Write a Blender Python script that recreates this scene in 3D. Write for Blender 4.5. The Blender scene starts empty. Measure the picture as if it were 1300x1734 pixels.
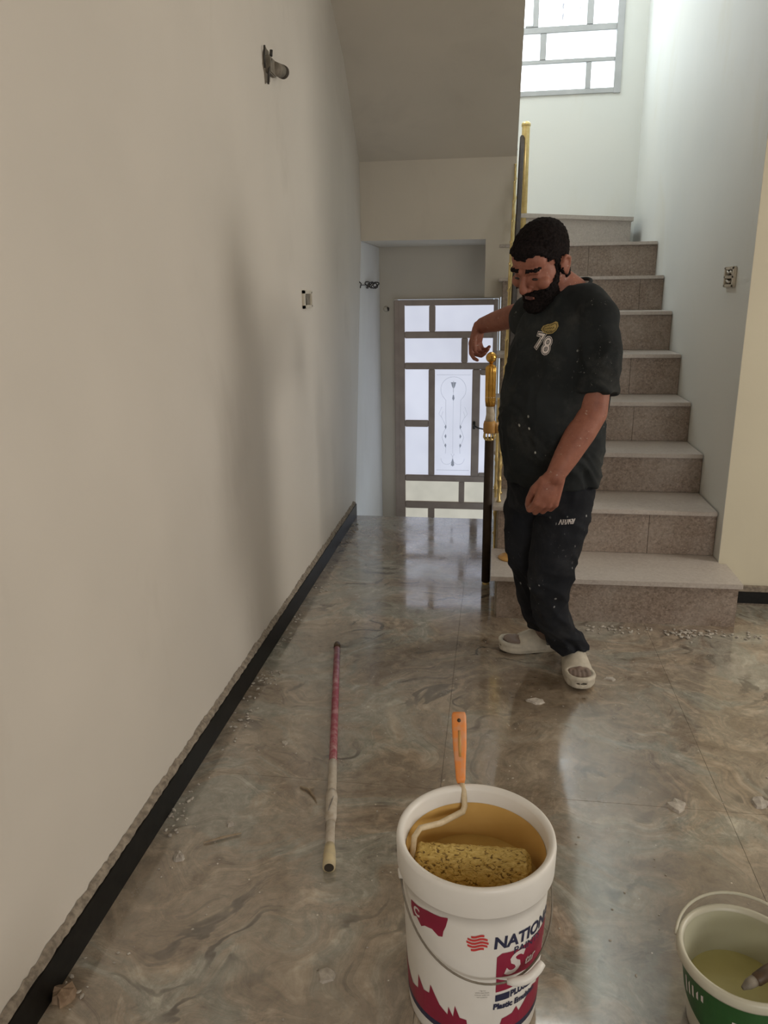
import bpy, bmesh, math, random
import numpy as np
from mathutils import Vector, Matrix, noise
from mathutils.bvhtree import BVHTree

S = bpy.context.scene
COL = S.collection

# ------------------------------------------------------------------ camera
FPX = 1288.2
yaw, pitch, roll = -0.14655, 0.279365, -0.01329
fw = Vector((math.sin(yaw)*math.cos(pitch), math.cos(yaw)*math.cos(pitch), -math.sin(pitch)))
r0 = Vector((math.cos(yaw), -math.sin(yaw), 0)); u0 = r0.cross(fw)
rt = r0*math.cos(roll) + u0*math.sin(roll); up = -r0*math.sin(roll) + u0*math.cos(roll)
cam = bpy.data.objects.new('camera', bpy.data.cameras.new('camera')); COL.objects.link(cam)
cam.matrix_world = Matrix(((rt.x, up.x, -fw.x, 0), (rt.y, up.y, -fw.y, 0), (rt.z, up.z, -fw.z, 1.42), (0, 0, 0, 1)))
cam.data.sensor_fit = 'VERTICAL'; cam.data.sensor_height = 36; cam.data.lens = FPX*36/1734
cam.data.clip_start = 0.02
S.camera = cam

# ------------------------------------------------------------------ world, lights, exposure
S.view_settings.view_transform = 'Standard'; S.view_settings.look = 'None'
S.view_settings.gamma = 1; S.view_settings.use_curve_mapping = False
S.view_settings.exposure = 0.0
W = bpy.data.worlds.new('world'); S.world = W; W.use_nodes = True
W.node_tree.nodes['Background'].inputs[0].default_value = (0.75, 0.87, 1.0, 1)
W.node_tree.nodes['Background'].inputs[1].default_value = 1.0

def area(name, loc, direction, sx, sy, power, color, spread=180):
    l = bpy.data.lights.new(name, 'AREA'); l.shape = 'RECTANGLE'; l.size = sx; l.size_y = sy
    l.energy = power; l.color = color; l.spread = math.radians(spread)
    o = bpy.data.objects.new(name, l); COL.objects.link(o); o.location = loc
    o.rotation_euler = Vector(direction).to_track_quat('-Z', 'Y').to_euler()
    return o
# daylight from the room's side and rear windows (the stair window and the door glass glow by themselves)
area('side_window_light', (3.88, 2.6, 1.75), (-1, 0.0, -0.05), 0.9, 1.3, 48, (1.0, 0.94, 0.86))
area('rear_window_light', (1.8, -2.35, 1.7), (-0.15, 1, -0.05), 1.8, 1.3, 50, (1.0, 0.96, 0.91))

area('upper_hall_light', (0.57, 5.05, 5.12), (0, 0.12, -1), 0.85, 2.4, 22, (0.94, 1.0, 0.98))
area('stair_wall_fill', (-.90, 5.35, 4.35), (1, -0.12, -.95), 1.9, 1.0, 62, (0.84, 0.94, 1.0))  # added unseen source that brightens the lower stair wall

# ------------------------------------------------------------------ materials
def nmat(name):
    m = bpy.data.materials.new(name); m.use_nodes = True
    nt = m.node_tree; return m, nt, nt.nodes['Principled BSDF']
def N(nt, t, **kw):
    n = nt.nodes.new(t)
    for k, v in kw.items():
        if k.startswith('i_'): n.inputs[int(k[2:])].default_value = v
        else: setattr(n, k, v)
    return n
def coords(nt, world=False):
    if world: return nt.nodes.new('ShaderNodeNewGeometry').outputs['Position']
    return nt.nodes.new('ShaderNodeTexCoord').outputs['Object']
def fnoise(nt, co, scale, detail=4, rough=.55, dist=0):
    n = nt.nodes.new('ShaderNodeTexNoise'); n.inputs['Scale'].default_value = scale
    n.inputs['Detail'].default_value = detail; n.inputs['Roughness'].default_value = rough
    n.inputs['Distortion'].default_value = dist; nt.links.new(co, n.inputs['Vector']); return n.outputs['Fac']
def ramp(nt, fac, stops):
    r = nt.nodes.new('ShaderNodeValToRGB'); e = r.color_ramp.elements
    while len(e) < len(stops): e.new(0.5)
    for i, (p, c) in enumerate(stops):
        e[i].position = p; e[i].color = (c, c, c, 1) if isinstance(c, (int, float)) else (*c, 1)
    nt.links.new(fac, r.inputs[0]); return r.outputs[0]
def mixc(nt, fac, a, b, mode='MIX'):
    m = nt.nodes.new('ShaderNodeMix'); m.data_type = 'RGBA'; m.blend_type = mode
    for sock, v in ((m.inputs[0], fac), (m.inputs[6], a), (m.inputs[7], b)):
        if isinstance(v, (int, float)): sock.default_value = v
        elif isinstance(v, tuple): sock.default_value = (*v, 1) if len(v) == 3 else v
        else: nt.links.new(v, sock)
    return m.outputs[2]
def bump(nt, b, h, strength=.3, dist=.01):
    n = nt.nodes.new('ShaderNodeBump'); n.inputs['Strength'].default_value = strength
    n.inputs['Distance'].default_value = dist; nt.links.new(h, n.inputs['Height'])
    nt.links.new(n.outputs[0], b.inputs['Normal'])
def mp(nt, co, scale=(1, 1, 1), rot=(0, 0, 0), loc=(0, 0, 0)):
    m = nt.nodes.new('ShaderNodeMapping'); m.inputs['Scale'].default_value = scale
    m.inputs['Rotation'].default_value = rot; m.inputs['Location'].default_value = loc
    nt.links.new(co, m.inputs['Vector']); return m.outputs[0]

def simple(name, c1, c2=None, scale=20, rough=.5, metal=0, spec=.5, bumps=0, detail=4, lo=.35, hi=.65, bd=.004, coat=0):
    m, nt, b = nmat(name)
    b.inputs['Roughness'].default_value = rough; b.inputs['Metallic'].default_value = metal
    b.inputs['Specular IOR Level'].default_value = spec; b.inputs['Coat Weight'].default_value = coat
    c2 = c2 or tuple(x*.86 for x in c1)
    co = coords(nt); f = fnoise(nt, co, scale, detail)
    nt.links.new(ramp(nt, f, [(lo, c1), (hi, c2)]), b.inputs['Base Color'])
    if bumps: bump(nt, b, f, bumps, bd)
    return m
def glow(name, c, s, scale=3, var=.12):
    m, nt, b = nmat(name)
    b.inputs['Base Color'].default_value = (*[x*.5 for x in c], 1); b.inputs['Roughness'].default_value = .25
    f = fnoise(nt, coords(nt, True), scale, 2)
    nt.links.new(ramp(nt, f, [(.3, tuple(x*(1-var) for x in c)), (.7, c)]), b.inputs['Emission Color'])
    b.inputs['Emission Strength'].default_value = s; return m

def wall_mat(name, c1, c2, rough=.6, smudge=.15, scale=1.3, smc=(.42, .38, .32)):
    m, nt, b = nmat(name); co = coords(nt, True)
    base = ramp(nt, fnoise(nt, co, scale, 3), [(.35, c1), (.65, c2)])
    sm = ramp(nt, fnoise(nt, mp(nt, co, (1, 1, .45)), 2.3, 5, .6, .6), [(.56, 0.0), (.75, 1.0)])
    f = nt.nodes.new('ShaderNodeMath'); f.operation = 'MULTIPLY'; f.inputs[1].default_value = smudge
    nt.links.new(sm, f.inputs[0])
    nt.links.new(mixc(nt, f.outputs[0], base, smc), b.inputs['Base Color'])
    b.inputs['Roughness'].default_value = rough; b.inputs['Specular IOR Level'].default_value = .3
    bump(nt, b, fnoise(nt, co, 45, 4), .12, .003)
    return m
M = {}
def skin_mat():
    m, nt, b = nmat('skin'); co = coords(nt, True)
    c = ramp(nt, fnoise(nt, co, 24, 5, .65), [(.3, (.315, .128, .085)), (.7, (.215, .080, .054))])
    c = mixc(nt, ramp(nt, fnoise(nt, mp(nt, co, (1, 1, 1.6)), 70, 3), [(.66, 0.0), (.72, .55)]), c, (.50, .42, .35))
    s = nt.nodes.new('ShaderNodeSeparateXYZ'); nt.links.new(co, s.inputs[0])
    c = mixc(nt, ramp(nt, s.outputs[2], [(.08, .8), (.16, 0.0)]), c, (.19, .165, .14))
    nt.links.new(c, b.inputs['Base Color']); b.inputs['Roughness'].default_value = .55; b.inputs['Specular IOR Level'].default_value = .3
    b.inputs['Subsurface Weight'].default_value = .0
    bump(nt, b, fnoise(nt, co, 180, 3), .15, .002); return m
M['wall'] = wall_mat('wall_paint', (.65, .60, .535), (.60, .555, .495), smudge=.3)
M['wall_stair'] = wall_mat('stair_wall_paint', (.77, .775, .735), (.735, .75, .72), smudge=.25, smc=(.66, .62, .46))
M['wall_cream'] = wall_mat('cream_wall_paint', (.66, .61, .47), (.62, .57, .44), smudge=.15)
M['wall_doorlit'] = wall_mat('door_lit_wall', (.80, .79, .77), (.74, .72, .69), smudge=.15)  # door light on the alcove side painted in as a paler wall colour
M['soffit'] = wall_mat('soffit_paint', (.63, .57, .48), (.58, .53, .45), smudge=.25)

def floor_mat():
    m, nt, b = nmat('polished_marble'); co = coords(nt, True)
    w = nt.nodes.new('ShaderNodeTexNoise'); w.inputs['Scale'].default_value = 1.5; w.inputs['Detail'].default_value = 3
    nt.links.new(co, w.inputs['Vector'])
    sub = nt.nodes.new('ShaderNodeVectorMath'); sub.operation = 'MULTIPLY_ADD'
    sub.inputs[1].default_value = (.9, .9, 0); nt.links.new(w.outputs['Color'], sub.inputs[0]); nt.links.new(co, sub.inputs[2])
    wc = sub.outputs[0]
    n1 = fnoise(nt, mp(nt, wc, (1, 1.6, 1), (0, 0, .5)), 2.1, 6, .6, .8)
    base = ramp(nt, n1, [(.25, (.165, .13, .098)), (.40, (.275, .222, .172)), (.50, (.345, .30, .25)), (.58, (.315, .32, .295)), (.70, (.45, .435, .40))])
    pt = fnoise(nt, mp(nt, wc, (1, 1.3, 1), (0, 0, .4), (4, 2, 0)), 6.5, 7, .72, 1.3)
    base = mixc(nt, .8, base, ramp(nt, pt, [(.34, (.18, .165, .15)), (.44, (.46, .44, .42)), (.50, (.36, .36, .345)), (.57, (.56, .55, .53)), (.68, (.74, .73, .71))]), 'OVERLAY')
    # fine flowing lines
    wv = nt.nodes.new('ShaderNodeTexWave'); wv.wave_type = 'BANDS'; wv.inputs['Scale'].default_value = 2.3
    wv.inputs['Distortion'].default_value = 14; wv.inputs['Detail'].default_value = 4; wv.inputs['Detail Scale'].default_value = 1.1
    wv.inputs['Detail Roughness'].default_value = .62
    nt.links.new(mp(nt, wc, (1, 1.4, 1), (0, 0, .9)), wv.inputs['Vector'])
    ln = ramp(nt, wv.outputs['Fac'], [(.0, .95), (.06, .8), (.17, 0.0), (1.0, 0.0)])
    gate = ramp(nt, fnoise(nt, co, 2.7, 3), [(.53, 0.0), (.62, 1.0)])
    mul = nt.nodes.new('ShaderNodeMath'); mul.operation = 'MULTIPLY'; nt.links.new(ln, mul.inputs[0]); nt.links.new(gate, mul.inputs[1])
    c = mixc(nt, mul.outputs[0], base, (.075, .062, .05))
    mot = fnoise(nt, co, 26, 6, .7, .4)
    c = mixc(nt, .85, c, ramp(nt, mot, [(.3, (.30, .27, .235)), (.7, (.66, .64, .60))]), 'OVERLAY')
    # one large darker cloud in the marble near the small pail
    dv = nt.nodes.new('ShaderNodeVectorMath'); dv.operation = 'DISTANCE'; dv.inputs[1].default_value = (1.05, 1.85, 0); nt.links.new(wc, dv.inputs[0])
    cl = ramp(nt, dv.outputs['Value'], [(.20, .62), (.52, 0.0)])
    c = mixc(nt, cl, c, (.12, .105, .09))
    dust = ramp(nt, fnoise(nt, mp(nt, co, loc=(3, 1, 0)), 1.7, 7, .68, .3), [(.42, 0.0), (.72, 1.0)])
    d2 = nt.nodes.new('ShaderNodeMath'); d2.operation = 'MULTIPLY'; d2.inputs[1].default_value = .38; nt.links.new(dust, d2.inputs[0])
    c = mixc(nt, d2.outputs[0], c, (.47, .42, .345))
    vo = nt.nodes.new('ShaderNodeTexVoronoi'); vo.inputs['Scale'].default_value = 26; nt.links.new(co, vo.inputs['Vector'])
    sp = ramp(nt, vo.outputs['Distance'], [(.045, 1.0), (.07, 0.0)])
    sc = nt.nodes.new('ShaderNodeSeparateColor'); nt.links.new(vo.outputs['Color'], sc.inputs[0])
    g2 = ramp(nt, sc.outputs[0], [(.80, 0.0), (.84, 1.0)])
    m3 = nt.nodes.new('ShaderNodeMath'); m3.operation = 'MULTIPLY'; nt.links.new(sp, m3.inputs[0]); nt.links.new(g2, m3.inputs[1])
    c = mixc(nt, m3.outputs[0], c, (.62, .57, .48))
    nt.links.new(c, b.inputs['Base Color'])
    rr = ramp(nt, dust, [(0, .10), (1, .36)]); nt.links.new(rr, b.inputs['Roughness'])
    b.inputs['Specular IOR Level'].default_value = .8; b.inputs['Coat Weight'].default_value = 1.0; b.inputs['Coat Roughness'].default_value = .07; b.inputs['Coat IOR'].default_value = 1.75
    nt.links.new(ramp(nt, dust, [(0, 1.0), (1, .45)]), b.inputs['Coat Weight']); nt.links.new(ramp(nt, dust, [(0, .05), (1, .18)]), b.inputs['Coat Roughness'])
    bump(nt, b, mot, .06, .002)
    return m
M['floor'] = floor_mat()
def granite(name, dark, mid, light, dusty=0, rough=.45):
    m, nt, b = nmat(name); co = coords(nt, True)
    v = nt.nodes.new('ShaderNodeTexVoronoi'); v.inputs['Scale'].default_value = 150; nt.links.new(co, v.inputs['Vector'])
    s = nt.nodes.new('ShaderNodeSeparateColor'); nt.links.new(v.outputs['Color'], s.inputs[0])
    c = ramp(nt, s.outputs[0], [(.05, dark), (.35, mid), (.75, mid), (.95, light)])
    c = mixc(nt, .5, c, ramp(nt, fnoise(nt, co, 60, 5, .7), [(.35, dark), (.65, light)]))
    d = ramp(nt, fnoise(nt, co, 5, 7, .7), [(.4, 0.0), (.75, 1.0)])
    mm = nt.nodes.new('ShaderNodeMath'); mm.operation = 'MULTIPLY_ADD'; mm.inputs[1].default_value = .35; mm.inputs[2].default_value = dusty
    nt.links.new(d, mm.inputs[0])
    nt.links.new(mixc(nt, mm.outputs[0], c, (.52, .47, .42)), b.inputs['Base Color'])
    b.inputs['Roughness'].default_value = rough; b.inputs['Specular IOR Level'].default_value = .4
    return m
M['riser'] = granite('granite_riser', (.12, .085, .062), (.24, .18, .14), (.37, .29, .235), .02, .5)
M['tread'] = granite('dusty_granite_tread', (.25, .2, .18), (.40, .35, .32), (.52, .47, .43), .45, .38)
M['concrete'] = simple('rough_plaster', (.52, .46, .38), (.36, .31, .25), 30, .9, bumps=.5)
M['black'] = simple('black_tile', (.004, .0035, .003), (.010, .009, .008), 40, .45, spec=.2)
M['grout'] = simple('pale_grout', (.45, .42, .36), None, 30, .9)
M['ledge'] = simple('rough_render', (.33, .28, .22), (.17, .14, .11), 60, .95, bumps=.8)
M['door_metal'] = simple('taupe_metal', (.40, .325, .275), (.34, .27, .23), 8, .45, .0)
M['win_metal'] = simple('white_metal', (.50, .51, .52), (.43, .44, .45), 6, .4)
M['door_glass'] = glow('frosted_door_glass', (.66, .69, .80), .92, 2.5, .16)
M['door_glass_low'] = glow('frosted_glass_yellow_view', (.66, .64, .55), .72, 6, .22)
M['win_glass'] = glow('bright_frosted_glass', (.86, .95, 1.0), 4.2, 2, .06)
M['side_glass'] = glow('side_window_glass', (.95, .95, .9), 1.2, 2, .06)
M['etch'] = glow('etched_glass_shape', (.30, .33, .40), .6, 8, .1)
M['etch_soft'] = glow('etched_glass_line', (.50, .53, .60), .72, 8, .1)
M['gold'] = simple('brushed_gold', (.72, .42, .10), (.55, .30, .06), 30, .27, .9, bumps=.05)
M['gold_pale'] = simple('pale_gold', (.80, .64, .30), (.70, .52, .22), 30, .3, .75)
M['darkpost'] = simple('dark_brown_metal', (.026, .015, .009), (.04, .025, .015), 25, .55, spec=.25)
M['wrap'] = simple('paper_wrap', (.66, .60, .50), (.5, .42, .3), 40, .8)
M['wood'] = simple('varnished_wood', (.60, .34, .10), (.48, .25, .07), 14, .4)
M['socket'] = simple('ivory_plastic', (.60, .55, .45), (.5, .45, .37), 30, .5)
M['hole'] = simple('dark_hole', (.05, .04, .03), None, 20, .9)
M['boxgrey'] = simple('grey_metal_box', (.22, .19, .15), (.14, .12, .09), 40, .7)
M['wire'] = simple('dark_wire', (.035, .03, .025), None, 20, .5)
M['plastic_white'] = simple('white_plastic', (.80, .78, .74), (.75, .725, .68), 7, .38, spec=.4)
M['bucket_in'] = simple('paint_coated_plastic', (.66, .42, .14), (.58, .35, .10), 9, .4)
M['paint_yellow'] = simple('wet_yellow_paint', (.56, .38, .12), (.50, .33, .10), 14, .25)
M['crimson'] = simple('crimson_print', (.30, .012, .05), (.24, .01, .04), 15, .45)
M['redlogo'] = simple('red_print', (.62, .05, .05), None, 20, .45)
M['navy'] = simple('navy_print', (.02, .025, .07), None, 20, .45)
M['printwhite'] = simple('white_print', (.72, .66, .64), None, 20, .5)
M['printgrey'] = simple('grey_print', (.33, .31, .29), None, 20, .5)
M['orange'] = simple('orange_plastic', (.80, .27, .06), (.70, .32, .16), 45, .45, lo=.45, hi=.62)
M['paint_wire'] = simple('paint_covered_wire', (.66, .55, .38), (.55, .43, .26), 60, .5, bumps=.4)
M['green'] = simple('green_print', (.02, .10, .022), (.015, .075, .015), 12, .4)
M['paint_pale'] = simple('pale_yellow_paint', (.46, .43, .19), (.40, .37, .15), 10, .3)
M['pail_white'] = simple('grubby_white_plastic', (.56, .54, .44), (.50, .48, .38), 9, .4)
M['pail_in'] = simple('pail_inner_plastic', (.46, .45, .34), (.42, .41, .28), 6, .4)
M['bristle'] = simple('dark_handle_wood', (.09, .05, .02), (.05, .03, .015), 30, .5)
M['maroon'] = simple('maroon_pole', (.30, .055, .085), (.50, .30, .30), 38, .4, lo=.45, hi=.68)
M['pole_white'] = simple('paint_smeared_pole', (.58, .53, .46), (.45, .38, .30), 50, .55, bumps=.3)
M['pole_cream'] = simple('cream_paint_ferrule', (.60, .50, .30), (.5, .42, .28), 40, .55)
M['plaster'] = simple('plaster_flake', (.52, .48, .42), (.35, .31, .27), 60, .95, bumps=.4)
M['brown_clod'] = simple('brown_clod', (.20, .13, .08), (.34, .24, .16), 60, .95, bumps=.6)
M['splinter'] = simple('wood_splinter', (.22, .16, .1), (.35, .28, .2), 60, .9)
M['skin'] = skin_mat()
M['hair'] = simple('black_hair', (.006, .005, .005), (.016, .012, .012), 140, .95, spec=.08, bumps=.8)
M['lips'] = simple('lips', (.10, .035, .035), None, 30, .5)
M['eye'] = simple('dark_eye', (.02, .012, .01), None, 20, .2)
M['slide'] = simple('beige_foam', (.55, .50, .41), (.42, .38, .31), 30, .7, bumps=.1)
M['slide_bed'] = simple('grey_footbed', (.22, .21, .19), (.16, .15, .13), 40, .8)
def fabric(name, c, speck, thr):
    m, nt, b = nmat(name); co = coords(nt, True)
    base = ramp(nt, fnoise(nt, co, 5, 4), [(.3, c), (.75, tuple(x*1.9+.004 for x in c))])
    v = nt.nodes.new('ShaderNodeTexVoronoi'); v.inputs['Scale'].default_value = 34
    nt.links.new(mp(nt, co, (1, 1, .75)), v.inputs['Vector'])
    s = nt.nodes.new('ShaderNodeSeparateColor'); nt.links.new(v.outputs['Color'], s.inputs[0])
    a = ramp(nt, v.outputs['Distance'], [(.10, 1.0), (.17, 0.0)]); g = ramp(nt, s.outputs[0], [(thr, 0.0), (thr+.02, 1.0)])
    cl = ramp(nt, fnoise(nt, mp(nt, co, loc=(5, 2, 1)), 4.5, 3), [(.5, 0.0), (.58, 1.0)])
    x = nt.nodes.new('ShaderNodeMath'); x.operation = 'MULTIPLY'; nt.links.new(a, x.inputs[0]); nt.links.new(g, x.inputs[1])
    y = nt.nodes.new('ShaderNodeMath'); y.operation = 'MULTIPLY'; nt.links.new(x.outputs[0], y.inputs[0]); nt.links.new(cl, y.inputs[1])
    base = mixc(nt, ramp(nt, fnoise(nt, mp(nt, co, loc=(1, 7, 2)), 7, 6, .7), [(.5, 0.0), (.8, .5)]), base, tuple(q*.16 for q in speck))
    f1 = mixc(nt, y.outputs[0], base, speck)
    sm = ramp(nt, fnoise(nt, mp(nt, co, (1.3, 1.3, .8), loc=(9, 4, 3)), 55, 4, .65, 1.2), [(.66, 0.0), (.71, .8)])
    gm = ramp(nt, fnoise(nt, mp(nt, co, loc=(2, 2, 8)), 6.5, 3), [(.52, 0.0), (.62, 1.0)])
    z = nt.nodes.new('ShaderNodeMath'); z.operation = 'MULTIPLY'; nt.links.new(sm, z.inputs[0]); nt.links.new(gm, z.inputs[1])
    nt.links.new(mixc(nt, z.outputs[0], f1, speck), b.inputs['Base Color'])
    b.inputs['Roughness'].default_value = .9; b.inputs['Specular IOR Level'].default_value = .15
    bump(nt, b, fnoise(nt, co, 300, 2), .2, .001)
    return m
M['shirt'] = fabric('black_cotton', (.0125, .0145, .0155), (.5, .5, .46), .72)
M['trousers'] = fabric('black_jersey', (.009, .010, .013), (.32, .32, .32), .80)
def sleeve_mat():
    m, nt, b = nmat('woolly_roller_nap'); co = coords(nt)
    v = nt.nodes.new('ShaderNodeTexNoise'); v.inputs['Scale'].default_value = 130; v.inputs['Detail'].default_value = 3
    v.inputs['Distortion'].default_value = 1.5
    nt.links.new(mp(nt, co, (.6, 1, 1)), v.inputs['Vector'])
    nt.links.new(ramp(nt, v.outputs['Fac'], [(.36, (.16, .09, .02)), (.43, (.58, .40, .10)), (.7, (.74, .56, .20))]), b.inputs['Base Color'])
    b.inputs['Roughness'].default_value = .5; bump(nt, b, v.outputs['Fac'], .9, .004); return m
M['nap'] = sleeve_mat()

# ------------------------------------------------------------------ helpers
def obj(name, bm, mat, parent=None, smooth=False, kind=None):
    if isinstance(bm, bmesh.types.BMesh):
        bmesh.ops.recalc_face_normals(bm, faces=bm.faces[:])
        me = bpy.data.meshes.new(name); bm.to_mesh(me); bm.free()
    else: me = bm
    me.materials.clear(); me.materials.append(M[mat])
    if smooth: me.polygons.foreach_set('use_smooth', [True]*len(me.polygons))
    o = bpy.data.objects.new(name, me); COL.objects.link(o)
    if parent: 
        o.parent = parent; o.matrix_parent_inverse = Matrix.Translation(-parent.location) if parent.type == 'EMPTY' and parent.rotation_euler[2] == 0 else parent.matrix_basis.inverted()
    if kind: o['kind'] = kind
    return o
def tag(o, label=None, cat=None, group=None, kind=None):
    for k, v in (('label', label), ('category', cat), ('group', group), ('kind', kind)):
        if v: o[k] = v
    return o
def thing(name, label, cat, loc=(0, 0, 0), group=None):
    o = bpy.data.objects.new(name, None); COL.objects.link(o); o.location = loc
    o.empty_display_size = .05; return tag(o, label, cat, group)
def box(bm, x0, x1, y0, y1, z0, z1, bev=0):
    r = bmesh.ops.create_cube(bm, size=1, matrix=Matrix.Translation(((x0+x1)/2, (y0+y1)/2, (z0+z1)/2)) @ Matrix.Diagonal((abs(x1-x0), abs(y1-y0), abs(z1-z0), 1)))
    if bev:
        es = list({e for v in r['verts'] for e in v.link_edges})
        bmesh.ops.bevel(bm, geom=es, offset=bev, segments=2, affect='EDGES')
    return bm
def B(): return bmesh.new()
def prism(bm, pts, axis, a, b):
    """extrude polygon (2D pts) along axis from a to b"""
    def P(p, t):
        return {'x': (t, p[0], p[1]), 'y': (p[0], t, p[1]), 'z': (p[0], p[1], t)}[axis]
    v0 = [bm.verts.new(P(p, a)) for p in pts]; v1 = [bm.verts.new(P(p, b)) for p in pts]
    bm.faces.new(v0); bm.faces.new(list(reversed(v1)))
    n = len(pts)
    for i in range(n): bm.faces.new((v0[i], v0[(i+1) % n], v1[(i+1) % n], v1[i]))
    return bm
def frame_for(d):
    d = Vector(d).normalized(); a = Vector((0, 0, 1)) if abs(d.z) < .9 else Vector((1, 0, 0))
    u = d.cross(a).normalized(); return u, d.cross(u).normalized()
def tube(bm, pts, radii, seg=12, caps=True):
    pts = [Vector(p) for p in pts]
    if not hasattr(radii, '__len__'): radii = [radii]*len(pts)
    rings = []; u = None
    for i, p in enumerate(pts):
        d = (pts[min(i+1, len(pts)-1)] - pts[max(i-1, 0)])
        if d.length < 1e-9: d = Vector((0, 0, 1))
        d.normalize()
        if u is None: u, v = frame_for(d)
        else:
            u = (u - d*u.dot(d)).normalized(); v = d.cross(u)
        rings.append([bm.verts.new(p + (u*math.cos(t)+v*math.sin(t))*radii[i]) for t in [2*math.pi*k/seg for k in range(seg)]])
    for a, b in zip(rings, rings[1:]):
        for k in range(seg): bm.faces.new((a[k], a[(k+1) % seg], b[(k+1) % seg], b[k]))
    if caps: bm.faces.new(list(reversed(rings[0]))); bm.faces.new(rings[-1])
    return bm
def lathe(bm, prof, c=(0, 0, 0), seg=48, flute=0, nfl=0):
    """prof: list of (r, z); r==0 ends closes"""
    rings = []
    for r, z in prof:
        if r < 1e-6: rings.append([bm.verts.new((c[0], c[1], c[2]+z))])
        else: rings.append([bm.verts.new((c[0]+(r*(1-flute*(.5+.5*math.cos(nfl*t))))*math.cos(t), c[1]+(r*(1-flute*(.5+.5*math.cos(nfl*t))))*math.sin(t), c[2]+z)) for t in [2*math.pi*k/seg for k in range(seg)]])
    for a, b in zip(rings, rings[1:]):
        for k in range(seg):
            k2 = (k+1) % seg
            if len(a) == 1 and len(b) == 1: continue
            if len(a) == 1: bm.faces.new((a[0], b[k2], b[k]))
            elif len(b) == 1: bm.faces.new((a[k], a[k2], b[0]))
            else: bm.faces.new((a[k], a[k2], b[k2], b[k]))
    return bm
def sphere(bm, c, r, u=16, v=10):
    R = r if hasattr(r, '__len__') else (r, r, r)
    bmesh.ops.create_uvsphere(bm, u_segments=u, v_segments=v, radius=1, matrix=Matrix.Translation(c) @ Matrix.Diagonal((*R, 1))); return bm
def struct(name, bm, mat, parent=None, smooth=False):
    o = obj(name, bm, mat, parent, smooth)
    if not parent: o['kind'] = 'structure'
    return o

# ------------------------------------------------------------------ room shell
XL, XW, YF, YB = -.905, 1.045, 3.51, 6.6      # left wall, stair wall, right front wall, outer wall
fl = struct('floor', prism(box(B(), -1.0, 4.1, -2.6, 4.79, -.12, -.0165), [(0, 0), (0, 0.001), (.001, 0)], 'z', -.1, -.09), 'grout')
slab_cache = {}
xs = [-.905, -.13, .68, 1.49, 2.3, 3.11, 4.0]; ys = [-2.5, -1.29, .33, 1.95, 3.57, 4.8]
for i in range(len(xs)-1):
    for j in range(len(ys)-1):
        x0, x1, y0, y1 = xs[i]+.0004, xs[i+1]-.0004, ys[j]+.0004, ys[j+1]-.0004
        if i == 0 and j == len(ys)-2: pass
        if x0 > 1.0: y1 = min(y1, YF)
        if y1 <= y0+.01: continue
        if i == 1 and j == 4: continue
        if i == 1 and j == 3: y1 = 3.40
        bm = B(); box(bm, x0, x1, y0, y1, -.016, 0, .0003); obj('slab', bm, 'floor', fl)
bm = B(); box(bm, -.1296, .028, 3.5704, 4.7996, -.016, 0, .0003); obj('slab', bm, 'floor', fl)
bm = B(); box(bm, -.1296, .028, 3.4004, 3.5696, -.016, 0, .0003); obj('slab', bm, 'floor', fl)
# lower entrance floor and step
bm = B(); box(bm, -1.0, .2, 4.79, 6.6, -.80, -.70); box(bm, -1.0, .03, 4.791, 5.1, -.70, -.52); box(bm, -1.0, .03, 4.791, 4.95, -.53, -.35)
struct('floor_entrance', bm, 'tread')

# left wall: a long flat run that flares slightly at its far end, one slab
bm = B(); prism(bm, [(XL, -2.6), (XL, 4.79), (-.958, 5.56), (-.958, 6.6), (-1.1, 6.6), (-1.1, -2.6)], 'z', -.8, 5.2)
struct('wall_left', bm, 'wall')
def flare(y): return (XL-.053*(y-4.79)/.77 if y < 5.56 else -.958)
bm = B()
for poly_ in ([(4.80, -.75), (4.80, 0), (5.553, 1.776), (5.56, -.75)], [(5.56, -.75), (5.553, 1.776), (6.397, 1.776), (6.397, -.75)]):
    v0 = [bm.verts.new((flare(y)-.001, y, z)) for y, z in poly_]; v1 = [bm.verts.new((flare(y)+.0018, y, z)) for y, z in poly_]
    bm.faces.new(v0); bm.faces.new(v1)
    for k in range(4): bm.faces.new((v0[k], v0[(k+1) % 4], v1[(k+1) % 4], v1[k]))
struct('wall_alcove', bm, 'wall_doorlit')  # thin sheet over the left wall, slanted edge follows the painted door light
# outer wall with stair window opening
wx0, wx1, wz0, wz1 = -.12, .868, 2.862, 4.25
bm = B(); box(bm, -1.1, wx0, YB, YB+.2, 1.70, 5.2); box(bm, wx1, 1.25, YB, YB+.2, -.8, 5.2)
box(bm, wx0, wx1, YB, YB+.2, 1.70, wz0); box(bm, wx0, wx1, YB, YB+.2, wz1, 5.2)
struct('wall_back', bm, 'wall_stair')
# wall holding the entrance door (plane Y 6.4)
bm = B(); YD = 6.4
box(bm, -.959, -.836, YD, YB, -.8, 1.79); box(bm, -.836, .008, YD, YB, 1.372, 1.79); box(bm, .008, .022, YD, YB, -.8, 1.70)
struct('wall_entrance', bm, 'soffit')
# beam wall under the landing, with the notch at the right
bm = B(); prism(bm, [(-.957, 1.777), (-.092, 1.77), (-.092, 1.388), (.095, 1.388), (.0995, 2.40), (-.957, 2.40)], 'y', 5.55, 5.70)
struct('wall_landing_front', bm, 'soffit')
bm = B(); box(bm, -.957, .10, 5.70, 6.59, 1.78, 1.93)
struct('ceiling_entrance', bm, 'soffit')
# upper flight: sloping soffit
def zs(y): return 2.283 - (y-5.55)*.567
bm = B(); prism(bm, [(5.56, zs(5.56)), (3.95, zs(3.95)), (3.95, zs(3.95)+.25), (5.56, zs(5.56)+.25)], 'x', -.957, .100)
struct('ceiling_soffit', bm, 'soffit')
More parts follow.
